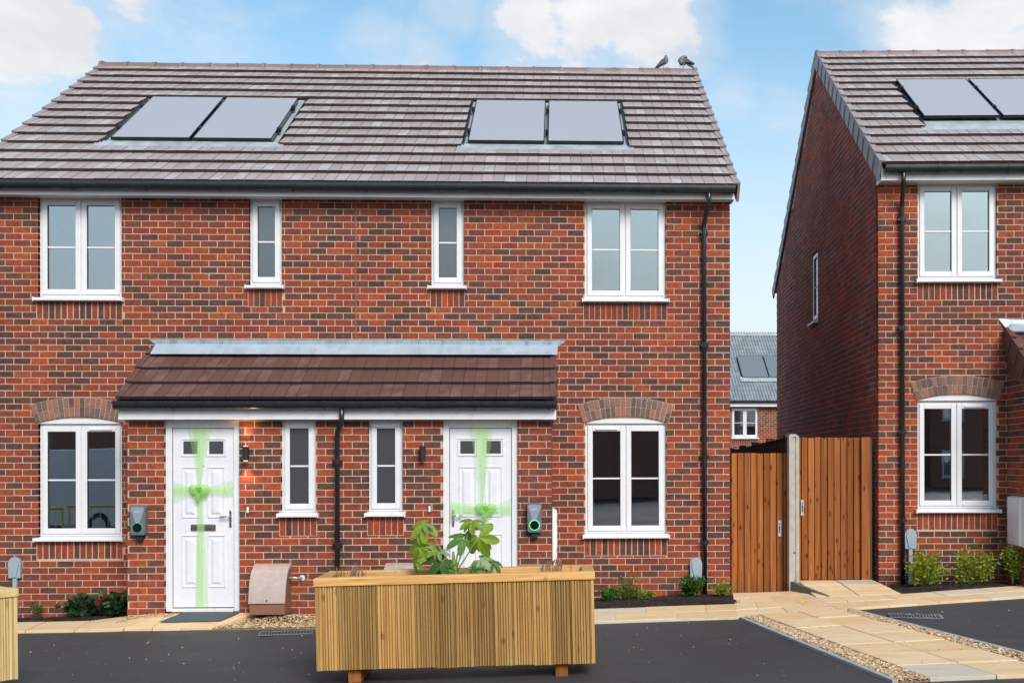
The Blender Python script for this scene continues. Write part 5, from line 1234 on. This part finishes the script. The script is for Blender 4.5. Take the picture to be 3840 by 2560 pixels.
def shrub(label, x, y, zb, w, h, mat, nleaf, ls, shape='dome', grp='low shrubs in the flower beds', nst=12, aspect=2.2, red=0):
    t = thing('shrub', label, 'shrub', (x, y, zb), 0, grp); st = MB(); lf = MB(); rl = MB(); tips = []
    for i in range(nst):
        a = random.uniform(0, 6.28); r_ = math.sqrt(random.random()); ex, ey = w*.5*r_*math.cos(a), w*.42*r_*math.sin(a)
        hh = h*random.uniform(.55, 1.0)*(1-.35*r_*r_) if shape == 'dome' else h*random.uniform(.3, 1.0)*(1-.55*r_)
        p = [Vector((ex*.15, ey*.15, -.02)), Vector((ex*.6, ey*.6, hh*.5)), Vector((ex, ey, hh))]
        st.tube(p, [.005, .0035, .002], 5); tips.append(p)
    for k in range(nleaf):
        p = random.choice(tips); f = random.uniform(.25, 1.02); q = p[0].lerp(p[1], f*2) if f < .5 else p[1].lerp(p[2], f*2-1)
        q = q + Vector((random.gauss(0, 1)*w*.085, random.gauss(0, 1)*w*.075, random.gauss(0, 1)*h*.06))
        if q.z < .0: q.z = abs(q.z)
        d_ = Vector((q.x*1.5/w+random.uniform(-1, 1), q.y*1.5/w+random.uniform(-1, .6), random.uniform(-.25, 1.0))).normalized()
        s_ = ls*random.uniform(.6, 1.25); e_ = d_.cross(Vector((random.uniform(-1, 1), random.uniform(-1, 1), random.uniform(-1, 1)))).normalized()*s_/aspect
        m_ = q+d_*s_*.5; nn_ = d_.cross(e_).normalized()*s_*.12
        (rl if random.random() < red else lf).add([q, m_+e_+nn_, q+d_*s_, m_-e_+nn_], [(0, 1, 2), (0, 2, 3)])
    st.build('twigs', 'stem_brown', t, kind='stuff'); lf.build('foliage', mat, t, kind='stuff')
    if rl.v: rl.build('red_leaves', 'leaf_red', t, kind='stuff')
    return t
random.seed(31)
B1 = gz(-5.2)
shrub('small dark glossy shrub in the bed under the arched window', -5.42, -.12, B1+.02, .36, .24, 'leaf_dark', 260, .085, red=.03)
shrub('larger dark glossy shrub with red leaves against the porch side', -4.95, -.14, B1+.02, .46, .50, 'leaf_dark', 420, .10, 'spire', red=.07, nst=16)
shrub('tiny sprig of a shrub showing beside the pale askew planter', -5.93, -.12, gz(-5.9)+.02, .14, .24, 'leaf_mid', 60, .035)
b2 = gz(1.0)+.03
shrub('tiny green sprig beside the planter end in the right-hand bed', .30, -.35, b2, .13, .15, 'leaf_mid', 130, .026)
shrub('low bright green feathery shrub at the left of the group by the house corner bed', .56, -.40, b2, .24, .15, 'leaf_mid', 620, .026)
shrub('tall wispy shrub with yellow tips in the bed under the right-hand arched window', .79, -.32, b2, .38, .40, 'leaf_shrub', 620, .026, 'spire', nst=18)
shrub('low lime green mound between the wispy shrub and the clipped round one', .97, -.42, b2, .22, .13, 'leaf_gold', 420, .022)
shrub('dense round bright green shrub under the grey cable cover by the downpipe', 1.50, -.28, gz(1.5)+.045, .30, .27, 'leaf_box', 1500, .026, aspect=1.7)
shrub('low yellowish shrub between the downpipe and the house corner', 1.86, -.32, gz(1.8)+.04, .26, .16, 'leaf_gold', 560, .026, aspect=2.8)
for (u, v, w, h, lb) in ((.47, -.36, .50, .46, 'golden green feathery shrub beside the grey cable cover of the higher house'), (1.03, -.36, .48, .48, 'golden green feathery shrub below the higher house window, middle one of three'), (1.58, -.40, .50, .50, 'golden green feathery shrub in front of the white meter box')):
    p = HW @ Vector((u, v, 0)); shrub(lb, p.x, p.y, gz(p.x)+.03, w, h, 'leaf_gold', 1500, .040, aspect=3.4, nst=22, grp='feathery shrubs by the higher house')

# ------------------------------------------------------------ pigeons on the ridge
def pigeon(label, x, flip, preen):
    t = thing('pigeon', label, 'bird', (x, ry, rz+.058), 0, 'pigeons on the roof ridge')
    if preen: SP = [((.125, 0, .085), .006), ((.085, 0, .10), .020), ((.045, 0, .112), .040), ((.0, 0, .105), .054), ((-.035, 0, .10), .054), ((-.048, 0, .125), .046), ((-.034, 0, .155), .034), ((-.006, 0, .176), .027), ((.018, 0, .186), .024), ((.038, 0, .180), .017), ((.05, 0, .166), .006), ((.056, 0, .158), .002)]
    else: SP = [((-.135, 0, .01), .005), ((-.10, 0, .035), .015), ((-.06, 0, .065), .032), ((-.02, 0, .095), .047), ((.018, 0, .115), .048), ((.034, 0, .14), .040), ((.033, 0, .165), .029), ((.027, 0, .182), .024), ((.03, 0, .198), .017), ((.036, 0, .205), .007)]
    N = 12; V = []; F = []
    for k, (p, r_) in enumerate(SP):
        a, b = Vector(SP[max(0, k-1)][0]), Vector(SP[min(len(SP)-1, k+1)][0]); d_ = (b-a).normalized(); up_ = Vector((0, 1, 0)).cross(d_)
        for i in range(N): an = 2*math.pi*i/N; V.append(Vector(p)+Vector((0, 1, 0))*math.cos(an)*r_*.86+up_*math.sin(an)*r_)
    for k in range(len(SP)-1):
        for i in range(N): F.append((k*N+i, k*N+(i+1) % N, (k+1)*N+(i+1) % N, (k+1)*N+i))
    F += [tuple(range(N))[::-1], tuple((len(SP)-1)*N+i for i in range(N))]
    MB().add(V, F).build('body', 'feather', t, smooth=True)
    for s in (-1, 1):
        if preen: W2 = [(-.02, .125), (.03, .15), (.075, .125), (.165, .073), (.158, .065), (.07, .085), (.0, .085)]
        else: W2 = [(.025, .135), (-.01, .145), (-.07, .09), (-.135, .012), (-.115, .01), (-.05, .045), (.01, .075)]
        yy = s*.046; MB().prism([(a, yy, b) for a, b in W2], [(a*.97, yy-s*.03, b) for a, b in W2]).build('wing', 'feather_dark', t, bev=.004)
    tl = [(.06, .085), (.15, .028), (.142, .018), (.05, .06)] if preen else [(-.08, .03), (-.15, -.012), (-.142, -.022), (-.07, .02)]
    MB().prism([(a, -.016, b) for a, b in tl], [(a, .016, b) for a, b in tl]).build('tail', 'feather_dark', t)
    for s in (-1, 1):
        fx = -.008 if preen else -.005
        MB().tube([(fx, s*.018, .07), (fx, s*.018, .003)], .005, 6).box(fx-.012, fx+.022, s*.018-.012, s*.018+.012, -.004, .004).build('leg', 'pink_foot', t)
pigeon('grey pigeon standing on the ridge, tail low, farther from the roof end', 1.585, 1, False)
pigeon('grey pigeon preening on the ridge, next to the roof end cap', 1.885, 1, True)
